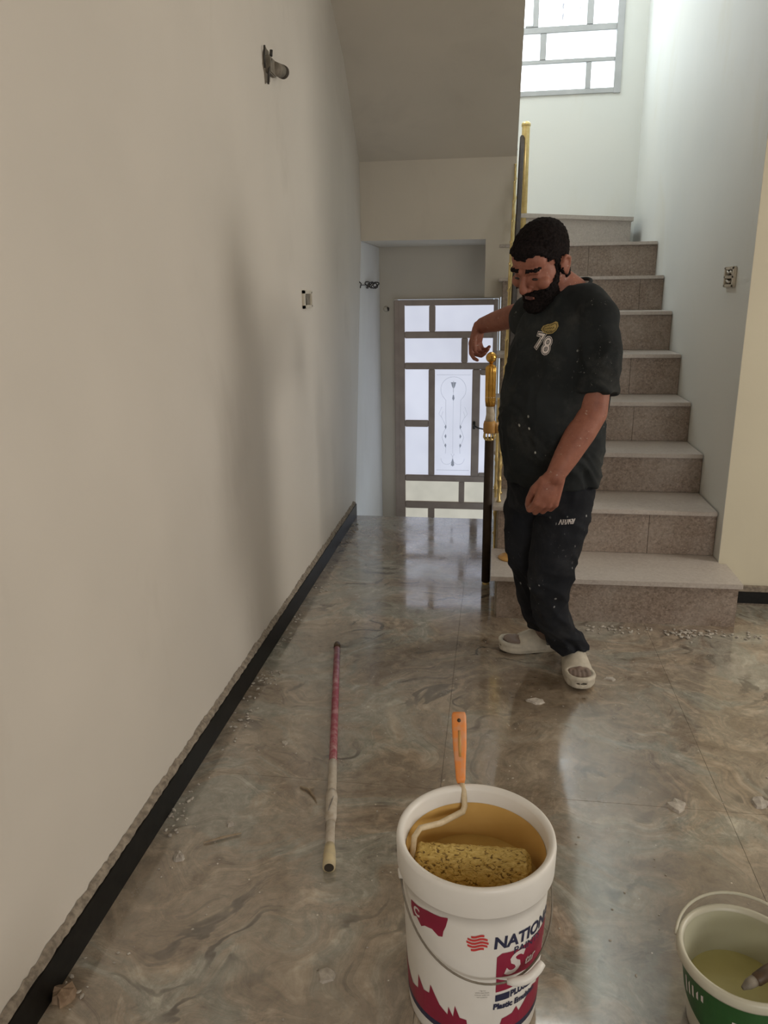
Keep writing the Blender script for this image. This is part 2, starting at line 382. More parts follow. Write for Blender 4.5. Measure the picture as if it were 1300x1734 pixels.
# stair-side right wall, front right wall
bm = B(); prism(bm, [(XW, YF+.0015), (XW, YB), (1.25, YB), (1.25, YF+.0015)], 'z', -.02, 5.2)
struct('wall_stair_right', bm, 'wall_stair')
bm = B(); box(bm, XW+.001, 4.1, YF, YF+.18, -.02, 5.2); 
struct('wall_front_right', bm, 'wall_cream')
# right wall with side window, rear wall
bm = B(); X = 4.0
box(bm, X, X+.15, -2.6, 2.05, -.02, 3.2); box(bm, X, X+.15, 3.15, 3.6, -.02, 3.2); box(bm, X, X+.15, 2.05, 3.15, -.02, 1.0); box(bm, X, X+.15, 2.05, 3.15, 2.5, 3.2)
struct('wall_right', bm, 'wall')
bm = B(); box(bm, X+.02, X+.07, 2.0, 3.2, .95, 2.55)
struct('window_2', bm, 'side_glass')
bm = B(); box(bm, -1.0, .8, -2.75, -2.6, -.02, 3.2); box(bm, 2.8, 4.15, -2.75, -2.6, -.02, 3.2); box(bm, .8, 2.8, -2.75, -2.6, -.02, 1.0); box(bm, .8, 2.8, -2.75, -2.6, 2.4, 3.2)
struct('wall_rear', bm, 'wall')
bm = B(); box(bm, .75, 2.85, -2.72, -2.67, .95, 2.45)
struct('window_3', bm, 'side_glass')
# ceilings
bm = B(); box(bm, -1.0, 4.1, -2.6, YF, 3.1, 3.25); box(bm, -1.0, .1, YF, 4.12, 3.1, 3.25)
struct('ceiling', bm, 'soffit')
bm = B(); box(bm, -1.1, 1.25, 3.4, 6.8, 5.2, 5.35); box(bm, -1.1, 1.25, 3.40, YF, 3.25, 5.2)
struct('ceiling_stairwell', bm, 'soffit')

# baseboards
bm = B(); box(bm, XL, XL+.018, -2.5, 4.775, 0, .088, .001)
struct('baseboard_left', bm, 'black')
random.seed(3)
bm = B(); n = 420; prev = None
for i in range(n+1):
    y = -1.0+(4.775+1.0)*i/n; h = .012+.012*abs(noise.noise(Vector((y*9, 0, 0))))+random.random()*.008; w = .013+random.random()*.004
    cur = [bm.verts.new((XL, y, .088)), bm.verts.new((XL+w, y, .0885)), bm.verts.new((XL+w*.8, y, .088+h*.55)), bm.verts.new((XL+.001, y, .088+h))]
    if prev:
        for k in range(3): bm.faces.new((prev[k], prev[k+1], cur[k+1], cur[k]))
    prev = cur
struct('trim_1', bm, 'ledge')
bm = B(); box(bm, 1.10, 4.0, YF-.016, YF, .012, .070, .001)
struct('baseboard_right', bm, 'black')
bm = B(); box(bm, 1.07, 4.0, YF-.022, YF, .0705, .098, .004); box(bm, 1.10, 4.0, YF-.008, YF, 0.0, .012)
struct('trim_2', bm, 'ledge')

# ------------------------------------------------------------------ staircase
st = thing('staircase', 'granite staircase climbing beside the right wall, dusty pale treads on brown speckled risers', 'staircase', (.54, 3.22, 0))
nose = [(3.215, .205), (3.580, .424), (3.925, .626), (4.265, .839), (4.593, 1.068), (4.920, 1.298), (5.247, 1.5105), (5.547, 1.733)]
TT = .021
split = [None, .74, .52, .75, .77, .55, .9, .6]
XS = .030
for k, (y, z) in enumerate(nose):
    ynext = nose[k+1][0]+.02 if k < 7 else YB-.015
    xr = XW-.001 if k else 1.072
    bm = B()
    if k == 0:
        prism(bm, [(.002, y-.008), (xr, y+.008), (xr, YF-.023), (XW-.001, YF-.021), (XW-.001, ynext), (.002, ynext)], 'z', z-TT, z)
    else:
        box(bm, .002 if k < 7 else .0, xr-.004, y, ynext, z-TT, z, .003)
    obj('tread', bm, 'tread', st)
    zb = nose[k-1][1]+.0005 if k else 0.0
    xe = xr if k else 1.062
    cuts = [XS, xe] if split[k] is None else [XS, split[k], xe]
    for a, b in zip(cuts, cuts[1:]):
        bm = B(); 
        if k == 0: prism(bm, [(a+.001, y+.012), (b-.001, y+.028), (b-.001, y+.045), (a+.001, y+.030)], 'z', zb, z-TT)
        else: box(bm, a+.0008, b-.0008, y+.02, y+.04, zb, z-TT, .001)
        obj('riser_panel', bm, 'riser', st)
# winder top step
P = [(.175, 5.715), (.980, 6.217), (.980, 6.585), (.110, 6.585), (.110, 5.71)]
bm = B(); prism(bm, P, 'z', 1.915, 1.943); obj('tread', bm, 'tread', st)
P2 = [(.182, 5.745), (.966, 6.233), (.966, 6.585), (.115, 6.585), (.115, 5.745)]
bm = B(); prism(bm, P2, 'z', 1.733, 1.915); obj('riser_panel', bm, 'tread', st)
# solid core with plastered left cheek
poly = [(3.26, 0.0)]
for k, (y, z) in enumerate(nose):
    zb = nose[k-1][1] if k else 0
    poly += [(y+.045, zb-TT if k else 0.0), (y+.045, z-TT)]
poly += [(YB-.015, nose[-1][1]-TT), (YB-.015, 1.40), (5.95, 1.40), (4.9, .7), (4.9, 0.0)]
poly = poly[1:]
bm = B(); prism(bm, poly, 'x', XS-.006, XW-.002)
obj('core', bm, 'concrete', st)

# ------------------------------------------------------------------ entrance door
d1 = struct('door_1', box(B(), -.78, -.04, YD-.01, YD+.02, 1.345, 1.36, .002), 'door_metal')
bm = B(); box(bm, -.834, -.795, YD-.03, YD+.03, -.70, 1.37, .004); box(bm, -.03, .006, YD-.03, YD+.03, -.70, 1.37, .004); box(bm, -.795, -.03, YD-.03, YD+.03, 1.335, 1.37, .004)
obj('door_frame', bm, 'door_metal', d1)
panes = [(-.751, -.550, 1.118, 1.323, 0), (-.499, -.027, 1.118, 1.323, 0), (-.752, -.284, .866, 1.064, 0), (-.232, -.027, .866, 1.064, 0),
 (-.751, -.552, .387, .812, 0), (-.500, -.190, -.086, .812, 0), (-.125, -.027, -.060, .765, 0), (-.752, -.555, -.088, .330, 0),
 (-.753, -.289, -.324, -.142, 1), (-.241, -.027, -.324, -.142, 1), (-.752, -.554, -.622, -.386, 1), (-.498, -.027, -.622, -.386, 1)]
gx = [-.795, -.03]; 
rails = []
def bar(x0, x1, z0, z1, t=.022, nm='door_rail'):
    bm = B(); box(bm, x0, x1, YD-t, YD+.02, z0, z1, .005)
    o = obj(nm, bm, 'door_metal', d1)
# horizontal and vertical members between panes
bar(-.80, -.751, -.70, 1.34, .026, 'stile'); 
bar(-.751, -.025, 1.323, 1.345); bar(-.751, -.025, 1.064, 1.118); bar(-.751, -.025, .812, .866)
bar(-.751, -.025, -.142, -.088); bar(-.751, -.025, -.386, -.324); bar(-.751, -.025, -.70, -.622)
bar(-.550, -.499, 1.118, 1.323); bar(-.284, -.232, .866, 1.064); bar(-.552, -.500, -.088, .812, .024); bar(-.751, -.552, .330, .387)
bar(-.190, -.125, -.088, .812, .030, 'stile'); bar(-.125, -.025, .765, .812, .028); bar(-.125, -.025, -.088, -.060, .028)
bar(-.289, -.241, -.324, -.142); bar(-.554, -.498, -.622, -.386)
for x0, x1, z0, z1, low in panes:
    bm = B(); box(bm, x0-.004, x1+.004, YD+.0, YD+.008, z0-.004, z1+.004)
    obj('pane', bm, 'door_glass_low' if low else 'door_glass', d1)
# wrought scroll ornament on the large pane
def orn(pts, r, mat='etch'):
    bm = B(); tube(bm, [(x, YD-.004, z) for x, z in pts], r, 6)
    return bm
bm = B()
cx = -.345
def addcurve(pts, r):
    tube(bm, [(x, YD-.001, z) for x, z in pts], r, 6)
top = .74
addcurve([(cx+.105*math.cos(t), .645+.105*math.sin(t)) for t in np.linspace(math.radians(-35), math.radians(215), 24)], .0022)
for s in (-1, 1):
    addcurve([(cx+s*.086, .585), (cx+s*.062, .555), (cx+s*.062, .45), (cx+s*.058, .33), (cx+s*.075, .29), (cx+s*.092, .24), (cx+s*.075, .19), (cx+s*.058, .15), (cx+s*.062, .10)], .0024)
    addcurve([(cx+s*.058, .33), (cx+s*.1, .42), (cx+s*.085, .46)], .002)
    addcurve([(cx+s*.05*(1+math.cos(t))*1.0, .06-.055*math.sin(t)) for t in np.linspace(0, math.pi*1.25, 12)], .002)
    addcurve([(cx+s*.095, .50), (cx+s*.12, .44), (cx+s*.09, .40)], .0018)
addcurve([(cx, .66), (cx, .10)], .0018)
addcurve([(cx, .715), (cx, .66), (cx, .62)], .004)
addcurve([(-.485, .765), (-.205, .765)], .002); addcurve([(-.485, -.045), (-.205, -.045)], .0025)
obj('etched_ornament', bm, 'etch_soft', d1, True)
bm = B()
prism(bm, [(cx-.022, .705), (cx+.022, .705), (cx+.012, .67), (cx+.004, .655), (cx-.004, .655), (cx-.012, .67)], 'y', YD-.004, YD-.001)
prism(bm, [(cx-.004, .60), (cx+.004, .60), (cx+.010, .57), (cx, .55), (cx-.010, .57)], 'y', YD-.004, YD-.001)
prism(bm, [(cx, .065), (cx+.010, .03), (cx+.014, .0), (cx, -.012), (cx-.014, .0), (cx-.010, .03)], 'y', YD-.004, YD-.001)
for s in (-1, 1):
    for zz in (.33, .25, .17):
        prism(bm, [(cx+s*.06, zz+.02), (cx+s*.072, zz), (cx+s*.06, zz-.02), (cx+s*.055, zz)], 'y', YD-.004, YD-.001)
obj('etched_finial', bm, 'etch', d1)
bm = B(); box(bm, -.178, -.158, YD-.045, YD-.03, .32, .385, .003); tube(bm, [(-.168, YD-.04, .352), (-.165, YD-.07, .350), (-.13, YD-.075, .335), (-.085, YD-.072, .325)], [.008, .008, .006, .006], 8)
obj('door_handle', bm, 'wire', d1, True)

# ------------------------------------------------------------------ stair window
w1 = struct('window_1', box(B(), wx0+.05, wx1-.055, YB+.05, YB+.09, wz0-.01, wz0+.02), 'win_metal')
bm = B()
for a in ((wx0+.04, wx1-.047, wz0, wz0+.036), (wx0+.04, wx1-.047, wz1-.04, wz1), (wx1-.047, wx1+.004, wz0-.004, wz1), (wx0, wx0+.04, wz0, wz1)):
    box(bm, a[0], a[1], YB-.012, YB+.10, a[2], a[3], .002)
obj('window_frame', bm, 'win_metal', w1)
def wbar(x0, x1, z0, z1, nm='glazing_bar'):
    obj(nm, box(B(), x0, x1, YB-.004, YB+.06, z0, z1, .004), 'win_metal', w1)
wbar(wx0+.04, .821, 3.078, 3.108); wbar(wx0+.04, .821, 3.284, 3.330)
wbar(.612, .652, 2.898, 3.08); wbar(.265, .311, 3.106, 3.286); wbar(.600, .648, 3.328, 4.21); wbar(.205, .247, 3.328, 4.21, 'sash_stile')
wbar(.15, .207, 3.328, 3.345, 'sash_stile')
for x0, x1, z0, z1 in ((wx0+.04, .612, 2.897, 3.08), (.652, .822, 2.897, 3.08), (wx0+.04, .265, 3.106, 3.286), (.311, .822, 3.106, 3.286), (wx0+.04, .205, 3.33, 4.21), (.247, .6, 3.33, 4.21), (.648, .822, 3.33, 4.21)):
    obj('pane', box(B(), x0, x1, YB+.035, YB+.042, z0, z1), 'win_glass', w1)
bm = B()
for zc in (3.40, 3.47, 3.58): prism(bm, [(.425, zc+.03), (.433, zc+.01), (.429, zc-.02), (.424, zc-.03), (.417, zc-.005)], 'y', YB+.030, YB+.034)
prism(bm, [(.548, 3.47), (.556, 3.45), (.548, 3.43)], 'y', YB+.030, YB+.034)
obj('etched_ornament', bm, 'etch_soft', w1)

# ------------------------------------------------------------------ railing
PX, PY = -.022, 3.645
rl = thing('stair_railing', 'gold and dark brown stair railing starting at the ball-topped newel post by the first step', 'railing', (PX, PY, 0))
bm = B(); lathe(bm, [(0, 0.012), (.0215, .012), (.0215, .744), (0, .744)], (PX, PY, 0), 24); obj('newel_shaft', bm, 'darkpost', rl, True)
bm = B(); lathe(bm, [(0, 0), (.020, 0), (.016, .006), (.014, .012), (0, .012)], (PX, PY, 0), 20); obj('post_foot', bm, 'gold_pale', rl, True)
bm = B()
for k in range(10):
    t = 2*math.pi*k/10; tube(bm, [(PX+.021*math.cos(t), PY+.021*math.sin(t), .74), (PX+.027*math.cos(t), PY+.027*math.sin(t), .752), (PX+.025*math.cos(t), PY+.025*math.sin(t), .775)], [.003, .004, .003], 6)
lathe(bm, [(.020, .736), (.0245, .740), (.0245, .746), (.020, .750)], (PX, PY, 0), 24)
obj('crown_ring', bm, 'gold_pale', rl, True)
bm = B(); lathe(bm, [(0, .772), (.026, .772), (.030, .78), (.030, .815), (.026, .83), (0, .83)], (PX, PY, 0), 28); obj('post_collar', bm, 'wood', rl, True)
bm = B(); lathe(bm, [(0, .83), (.022, .83), (.021, .86), (.017, .90), (.020, .935), (.025, .945), (0, .945)], (PX, PY, 0), 24)
for v in bm.verts: v.co.x += .003*math.sin(v.co.z*60); 
obj('paper_wrap', bm, 'wrap', rl, True)
bm = B(); lathe(bm, [(0, .90), (.022, .90), (.0255, .93), (.0265, 1.06), (.0265, 1.082), (.020, 1.090), (.009, 1.095), (.008, 1.107), (0, 1.107)], (PX, PY, 0), 72, .10, 14); obj('fluted_cap', bm, 'gold', rl, True)
bm = B(); sphere(bm, (PX, PY, 1.128), .0255, 28, 18); obj('ball_finial', bm, 'gold', rl, True)
# handrail: short gold elbow then dark rail with gold top, up the stairs
hr = [(PX+.02, PY, .795), (.01, PY+.01, .795), (.045, PY+.03, .80), (.065, PY+.12, .85)]
bm = B(); tube(bm, hr, [.026, .026, .027, .026], 16); obj('rail_elbow', bm, 'wood', rl, True)
A0 = Vector((.065, PY+.10, .84)); A1 = Vector((.135, 5.74, 2.42))
bm = B()
def railsec(w, h, dz):
    vs = []
    for p in (A0, A1):
        c = p+Vector((0, 0, dz)); vs.append([bm.verts.new((c.x+w*a, c.y, c.z+h*b)) for a, b in ((-1, -1), (1, -1), (1, .4), (.5, 1), (-.5, 1), (-1, .4))])
    n = 6; bm.faces.new(vs[0]); bm.faces.new(list(reversed(vs[1])))
    for i in range(n): bm.faces.new((vs[0][i], vs[0][(i+1) % n], vs[1][(i+1) % n], vs[1][i]))
railsec(.016, .022, 0); obj('handrail', bm, 'darkpost', rl)
# upper newel
bm = B(); lathe(bm, [(0, 1.735), (.027, 1.735), (.027, 2.50), (.024, 2.515), (.018, 2.522), (0, 2.524)], (.158, 5.76, 0), 28); obj('upper_newel', bm, 'gold_pale', rl, True)
bm = B(); lathe(bm, [(0, 2.498), (.031, 2.498), (.031, 2.514), (.022, 2.526), (0, 2.53)], (.158, 5.76, 0), 28); obj('newel_cap', bm, 'gold_pale', rl, True)
def railz(y): t = (y-A0.y)/(A1.y-A0.y); return A0.z+t*(A1.z-A0.z), A0.x+t*(A1.x-A0.x)
def baluster(x, y, z0, z1, parent):
    bm = B(); L = z1-z0
    prof = [(0, 0), (.012, 0), (.012, .008), (.0065, .014), (.006, L*.28), (.010, L*.30), (.012, L*.315), (.007, L*.335), (.0065, L*.5-.03), (.0075, L*.5-.02), (.0125, L*.5), (.0075, L*.5+.02), (.0065, L*.5+.03), (.0065, L*.68), (.012, L*.70), (.007, L*.72), (.006, L-.01), (.010, L), (0, L)]
    lathe(bm, prof, (x, y, z0), 12); obj('baluster', bm, 'gold_pale', parent, True)
for k, (y, z) in enumerate(nose):
    if k == 0: baluster(.018, 3.86, .20, railz(3.86)[0]-.02, rl); continue
    if k == 1: baluster(.016, 3.76, .12, railz(3.76)[0]-.02, rl)
    for dy in (.09, .25):
        yy = y+dy
        if yy > 5.72: continue
        rz, rx = railz(yy); baluster(rx-.035 if k > 3 else rx-.03, yy, z, rz-.0, rl)
# little gold scroll links between balusters
for k in range(2, 7):
    bm = B()
    y, z = nose[k]; zz = (z+railz(y+.17)[0])/2; x = railz(y+.17)[1]-.035
    tube(bm, [(x, y+.09+.16*t, zz+.05*math.sin(t*6.28)+.10*(t-.5)) for t in np.linspace(0, 1, 12)], .005, 6)
    obj('scroll_link', bm, 'gold_pale', rl, True)
# loose gold flange on the first tread
bm = B(); lathe(bm, [(0, 0), (.062, 0), (.064, .004), (.055, .010), (.030, .014), (.022, .02), (0, .021)], (.098, 3.465, .2055), 40)
tag(obj('post_flange', bm, 'wood', None, True), 'round gold base flange lying on the bottom stair tread behind the leg', 'flange')

# ------------------------------------------------------------------ wall fittings
# broken conduit box high on left wall
t = thing('conduit_box', 'broken plaster hole with dark metal conduit stub, high on the left wall', 'junction box', (XL, 3.25, 2.27))
bm = B(); random.seed(5)
pts = [(3.165+.05*math.cos(a)*(.75+.5*random.random())+.02, 2.262+.07*math.sin(a)*(.7+.5*random.random())) for a in np.linspace(0, 2*math.pi, 15)[:-1]]
prism(bm, pts, 'x', XL-.001, XL+.004); obj('broken_plaster', bm, 'boxgrey', t)
bm = B(); box(bm, XL+.0, XL+.022, 3.165, 3.25, 2.24, 2.30, .004); obj('box_body', bm, 'boxgrey', t)
bm = B(); tube(bm, [(XL+.015, 3.235, 2.272), (XL+.028, 3.30, 2.276)], .024, 18); obj('conduit_stub', bm, 'boxgrey', t, True)
bm = B(); tube(bm, [(XL+.028, 3.30, 2.276), (XL+.032, 3.322, 2.277)], .025, 18); obj('stub_end', bm, 'hole', t, True)
bm = B(); tube(bm, [(XL+.006, 3.145, 2.25), (XL+.008, 3.140, 2.29), (XL+.010, 3.142, 2.325)], .004, 6); tube(bm, [(XL+.02, 3.19, 2.30), (XL+.022, 3.192, 2.322)], .006, 6); tube(bm, [(XL+.01, 3.17, 2.20), (XL+.016, 3.165, 2.25), (XL+.02, 3.19, 2.29)], .004, 6)
obj('wire', bm, 'wire', t, True)
# open socket box
t = thing('socket_box', 'open ivory socket box on the left wall beside the alcove', 'socket', (XL, 3.67, 1.40))
bm = B(); y0, y1, z0, z1 = 3.60, 3.77, 1.357, 1.440
for a in ((y0, y0+.03, z0, z1), (y1-.02, y1, z0+.006, z1-.004), (y0, y1, z0, z0+.016), (y0, y1, z1-.016, z1)): box(bm, XL, XL+.010, a[0], a[1], a[2], a[3], .002)
obj('plate', bm, 'socket', t)
obj('recess', box(B(), XL, XL+.002, y0+.03, y1-.02, z0+.016, z1-.016), 'boxgrey', t)
bm = B(); prism(bm, [(3.64, 1.41), (3.66, 1.415), (3.675, 1.375), (3.66, 1.372), (3.645, 1.385)], 'x', XL+.001, XL+.005); obj('opening', bm, 'hole', t)
# coiled wires in alcove reveal
t = thing('cable_coil', 'coiled dark cables poking out of the alcove side wall', 'cable', (-.955, 5.8, 1.48))
random.seed(8)
for j in range(4):
    bm = B(); cy = 5.72+.085*j
    xo = -.957+.012; tube(bm, [(xo+.012*math.sin(a*2)+.01*j, cy+.055*math.cos(a), 1.483+.022*math.sin(a+.6*j)) for a in np.linspace(0, 7.5+j, 26)], .0045, 6); obj('cable', bm, 'wire', t, True)
bm = B(); tube(bm, [(-.95, 5.46, 1.48), (-.945, 5.6, 1.482), (-.94, 5.75, 1.485)], .003, 6); tube(bm, [(-.944, 5.38, 1.50), (-.935, 5.40, 1.49), (-.940, 5.39, 1.46)], .004, 6); obj('cable', bm, 'wire', t, True)
# small plastic box by door frame
t = thing('door_bell_box', 'small open plaster hole with a cable end, left of the door frame', 'hole', (-.895, YD, 1.30))
bm = B(); lathe(bm, [(0, 0), (.024, 0), (.020, .006), (0, .008)], (0, 0, 0), 14)
for v in bm.verts: v.co = Vector((v.co.x*1.0-.905, YD-v.co.z, v.co.y+1.30))
obj('plate', bm, 'socket', t, True)
bm = B(); tube(bm, [(-.893, YD-.001, 1.31), (-.884, YD-.02, 1.305), (-.882, YD-.028, 1.285)], [.006, .009, .006], 8); obj('cable', bm, 'wire', t, True)
# switch on stair wall
t = thing('wall_switch', 'open ivory switch box on the right stair wall', 'switch', (XW, 3.78, 1.47))
bm = B(); y0, y1, z0, z1 = 3.715, 3.870, 1.428, 1.518
for a in ((y0, y0+.028, z0, z1), (y1-.022, y1, z0, z1), (y0, y1, z0, z0+.014), (y0, y1, z1-.014, z1), (y0, y1, 1.466, 1.480)): box(bm, XW-.014, XW+.0, a[0], a[1], a[2], a[3], .003)
obj('plate', bm, 'socket', t)
bm = B(); box(bm, XW-.003, XW, y0+.028, y1-.022, z0+.014, z1-.014); obj('recess', bm, 'hole', t)
bm = B(); tube(bm, [(XW-.010, 3.83, 1.500), (XW-.012, 3.80, 1.488), (XW-.012, 3.77, 1.497), (XW-.01, 3.75, 1.484)], .005, 6); tube(bm, [(XW-.010, 3.83, 1.458), (XW-.012, 3.79, 1.450), (XW-.012, 3.76, 1.452)], .005, 6); obj('wire', bm, 'socket', t, True)

# ------------------------------------------------------------------ paint bucket
BX, BY, BH = -.0145, 1.275, .380   # built at 0.38 m, stretched to its real 0.40 m below
def brad(z): return .1335+(.1490-.1335)*(z/.345)
bk = thing('paint_bucket', 'large white plastic paint bucket with crimson and navy print, paint roller inside', 'bucket', (BX, BY, 0))
bm = B()
prof = [(0, .004), (.128, .004), (.1325, 0), (.1335, .006)]+[(brad(z), z) for z in np.linspace(.02, .318, 12)]+[(.1555, .320), (.1570, .324), (.1585, .372), (.1570, .3795), (.1530, .382), (.1450, .379), (.1420, .372), (.1405, .345)]
prof += [(.138, .30), (.134, .20), (.128, .012), (0, .010)]
lathe(bm, prof, (BX, BY, 0), 96); bko = obj('bucket_body', bm, 'plastic_white', bk, True)
bm = B(); lathe(bm, [(.1398, .347), (.1362, .31), (.1345, .285), (.1320, .26)], (BX, BY, 0), 72)
for v in bm.verts:
    if abs(v.co.z-.345) < .001:
        a = math.atan2(v.co.y-BY, v.co.x-BX); v.co.z += .006*math.sin(a*3+1)+.008*math.sin(a+.5)
obj('paint_coating', bm, 'bucket_in', bk, True)
bm = B(); lathe(bm, [(0, .274), (.05, .274), (.10, .2735), (.1335, .275)], (BX, BY, 0), 64); obj('wet_paint', bm, 'paint_yellow', bk, True)
def cyl(s, z, off=.0006, ang0=0):
    """s: arc length along the wall from the front (-Y) towards +X"""
    r = brad(z)+off; a = s/.145+ang0
    return Vector((BX+r*math.sin(a), BY-r*math.cos(a), z))
def wrap_mesh(me_or_bm, fn):
    bm = me_or_bm
    for v in bm.verts: v.co = fn(v.co.x, v.co.y, v.co.z)
    return bm
def text_bm(s, size, align='LEFT', bold=0.0, shear=0, sx=1.0):
    c = bpy.data.curves.new('t', 'FONT'); c.body = s; c.size = size; c.align_x = align; c.offset = bold; c.shear = shear; c.resolution_u = 3
    o = bpy.data.objects.new('t', c); COL.objects.link(o)
    dg = bpy.context.evaluated_depsgraph_get(); me = bpy.data.meshes.new_from_object(o.evaluated_get(dg))
    bm = B(); bm.from_mesh(me); bpy.data.objects.remove(o); bpy.data.curves.remove(c); bpy.data.meshes.remove(me)
    bmesh.ops.triangulate(bm, faces=bm.faces[:])
    for _ in range(2):
        es = [e for e in bm.edges if e.calc_length() > .012]
        if es: bmesh.ops.subdivide_edges(bm, edges=es, cuts=1); bmesh.ops.triangulate(bm, faces=bm.faces[:])
    for v in bm.verts: v.co.x *= sx
    return bm
def grid_poly(bot, top, n=40):
    """bot/top: lists of (s,z) polylines sharing s range -> bm strip in (s, z)"""
    s0, s1 = bot[0][0], bot[-1][0]
    def ev(pl, s):
        for (a, za), (b, zb) in zip(pl, pl[1:]):
            if s <= b+1e-9: return za+(zb-za)*((s-a)/(b-a) if b > a else 0)
        return pl[-1][1]
    ss = sorted(set([s0+(s1-s0)*i/n for i in range(n+1)]+[p[0] for p in bot]+[p[0] for p in top]))
    bm = B(); prev = None
    for s in ss:
        cur = [bm.verts.new((s, ev(bot, s)*(1-q)+ev(top, s)*q, 0)) for q in (0, .33, .67, 1)]
        if prev:
            for k in range(3): bm.faces.new((prev[k], cur[k], cur[k+1], prev[k+1]))
        prev = cur
    return bm
def lab(name, bm, mat, off=.0007, s0=0, z0=0, rot=0, parent=bk, f=cyl):
    cr, sr = math.cos(rot), math.sin(rot)
    wrap_mesh(bm, lambda x, y, z: f(s0+x*cr-y*sr, z0+x*sr+y*cr, off))
    bmesh.ops.remove_doubles(bm, verts=bm.verts[:], dist=1e-6)
    return obj(name, bm, mat, parent)
# bottom splash
jag = [(-.30, .09), (-.235, .13), (-.19, .105), (-.152, .080), (-.128, .088), (-.125, .124), (-.108, .100), (-.092, .104), (-.088, .127), (-.066, .092), (-.048, .078), (-.046, .098), (-.036, .078), (-.032, .106), (-.022, .080), (-.008, .078), (-.006, .062), (.018, .056), (.020, .046), (.046, .046), (.062, .062), (.066, .076), (.090, .080), (.100, .092), (.108, .076), (.132, .098), (.150, .11), (.17, .10), (.20, .13), (.24, .10), (.30, .08)]
lab('label_splash', grid_poly([(-.30, .046), (.30, .046)], jag, 60), 'crimson', .0007)
lab('label_band', grid_poly([(-.45, .034), (.45, .034)], [(-.45, .0475), (.45, .0475)], 60), 'navy', .0009)
lab('label_patch', grid_poly([(-.140, .270), (-.132, .256), (-.122, .262), (-.108, .250), (-.098, .258), (-.080, .262), (-.066, .254), (-.057, .257), (-.055, .270), (-.050, .283), (-.046, .300)], [(-.140, .287), (-.118, .290), (-.09, .297), (-.060, .300), (-.046, .304)], 20), 'crimson', .0007)
lab('label_letter', text_bm('C', .026, bold=.001), 'printwhite', .0012, -.130, .266)
for i in range(5):
    zc = .2760-.0072*i; hw = [.012, .0185, .0205, .0185, .012][i]
    bt = [(x, zc-.0026+.0022*math.sin(x*190)) for x in np.linspace(-hw, hw, 9)]; tp = [(x, zc+.0022+.0022*math.sin(x*190)) for x in np.linspace(-hw, hw, 9)]
    lab('globe_stripe', grid_poly(bt, tp, 8), 'redlogo', .0009, .010)
lab('label_brand', text_bm('NATIONAL', .036, bold=.0012, sx=.98), 'navy', .0009, .040, .247, -.06)
lab('label_brand_line', text_bm('PAINTS', .021, bold=.0003, sx=1.1), 'navy', .0009, .082, .224, -.06)
lab('label_wedge', grid_poly([(.098, .229), (.20, .188)], [(.098, .231), (.20, .235)], 20), 'crimson', .0008)
lab('label_block', grid_poly([(.048, .180), (.19, .158)], [(.048, .226), (.058, .233), (.09, .230), (.13, .216), (.19, .212)], 20), 'crimson', .0008)
lab('label_script', text_bm('S', .064, bold=.0018, shear=.3, sx=1.2), 'printwhite', .0012, .062, .182, -.05)
lab('label_script', text_bm('tar', .026, bold=.0006, shear=.3, sx=1.0), 'printwhite', .0012, .112, .184, -.05)
lab('label_wedge', grid_poly([(.049, .144), (.10, .146), (.16, .140)], [(.049, .176), (.085, .160), (.12, .152), (.16, .148)], 16), 'crimson', .0008)
lab('label_bar', grid_poly([(.049, .122), (.080, .122)], [(.049, .137), (.080, .138)], 8), 'navy', .0009)
lab('label_bar', grid_poly([(.122, .122), (.18, .116)], [(.122, .136), (.18, .132)], 8), 'navy', .0009)
lab('label_plus', text_bm('PLUS', .020, bold=.0010, sx=.92), 'navy', .0010, .0815, .124, .0)
lab('label_product', text_bm('Plastic Emulsion', .0175, bold=.0009, sx=.98), 'navy', .0010, .045, .104, -.06)
for i in range(4):
    lab('small_print', text_bm(['1 kg net', 'white matt finish', 'interior walls use', 'net contents'][i], .0042, 'CENTER'), 'printgrey', .0009, .022, .150-.0052*i)
# bail and grip
def bailp(t):   # left pivot, down across the front, up to the far right pivot
    a = math.radians(-72+184*t); z = .312-.128*math.sin(math.pi*t)**.85; r = brad(min(z, .31))+.006+.012*math.sin(math.pi*t)
    return Vector((BX+r*math.sin(a), BY-r*math.cos(a), z))
bm = B(); tube(bm, [bailp(t) for t in np.linspace(0, 1, 44)], .0020, 8); obj('wire_bail', bm, 'boxgrey', bk, True)
bm = B(); gp = [bailp(.53), bailp(.56)]; g1 = bailp(.525)+Vector((.066, .030, .020))
gp = [bailp(.525).lerp(g1, q)+Vector((.004, -.010, -.004))*math.sin(math.pi*q) for q in np.linspace(0, 1, 8)]
tube(bm, gp, [.005, .0075, .0085, .0085, .0085, .0085, .0085, .007], 14); obj('bail_grip', bm, 'plastic_white', bk, True)
for s in (0, 1):
    bm = B(); q = bailp(s); d = Vector((q.x-BX, q.y-BY, 0)).normalized()
    tube(bm, [q-d*.006, q+d*.004], [.012, .009], 14); obj('bail_lug', bm, 'plastic_white', bk, True)

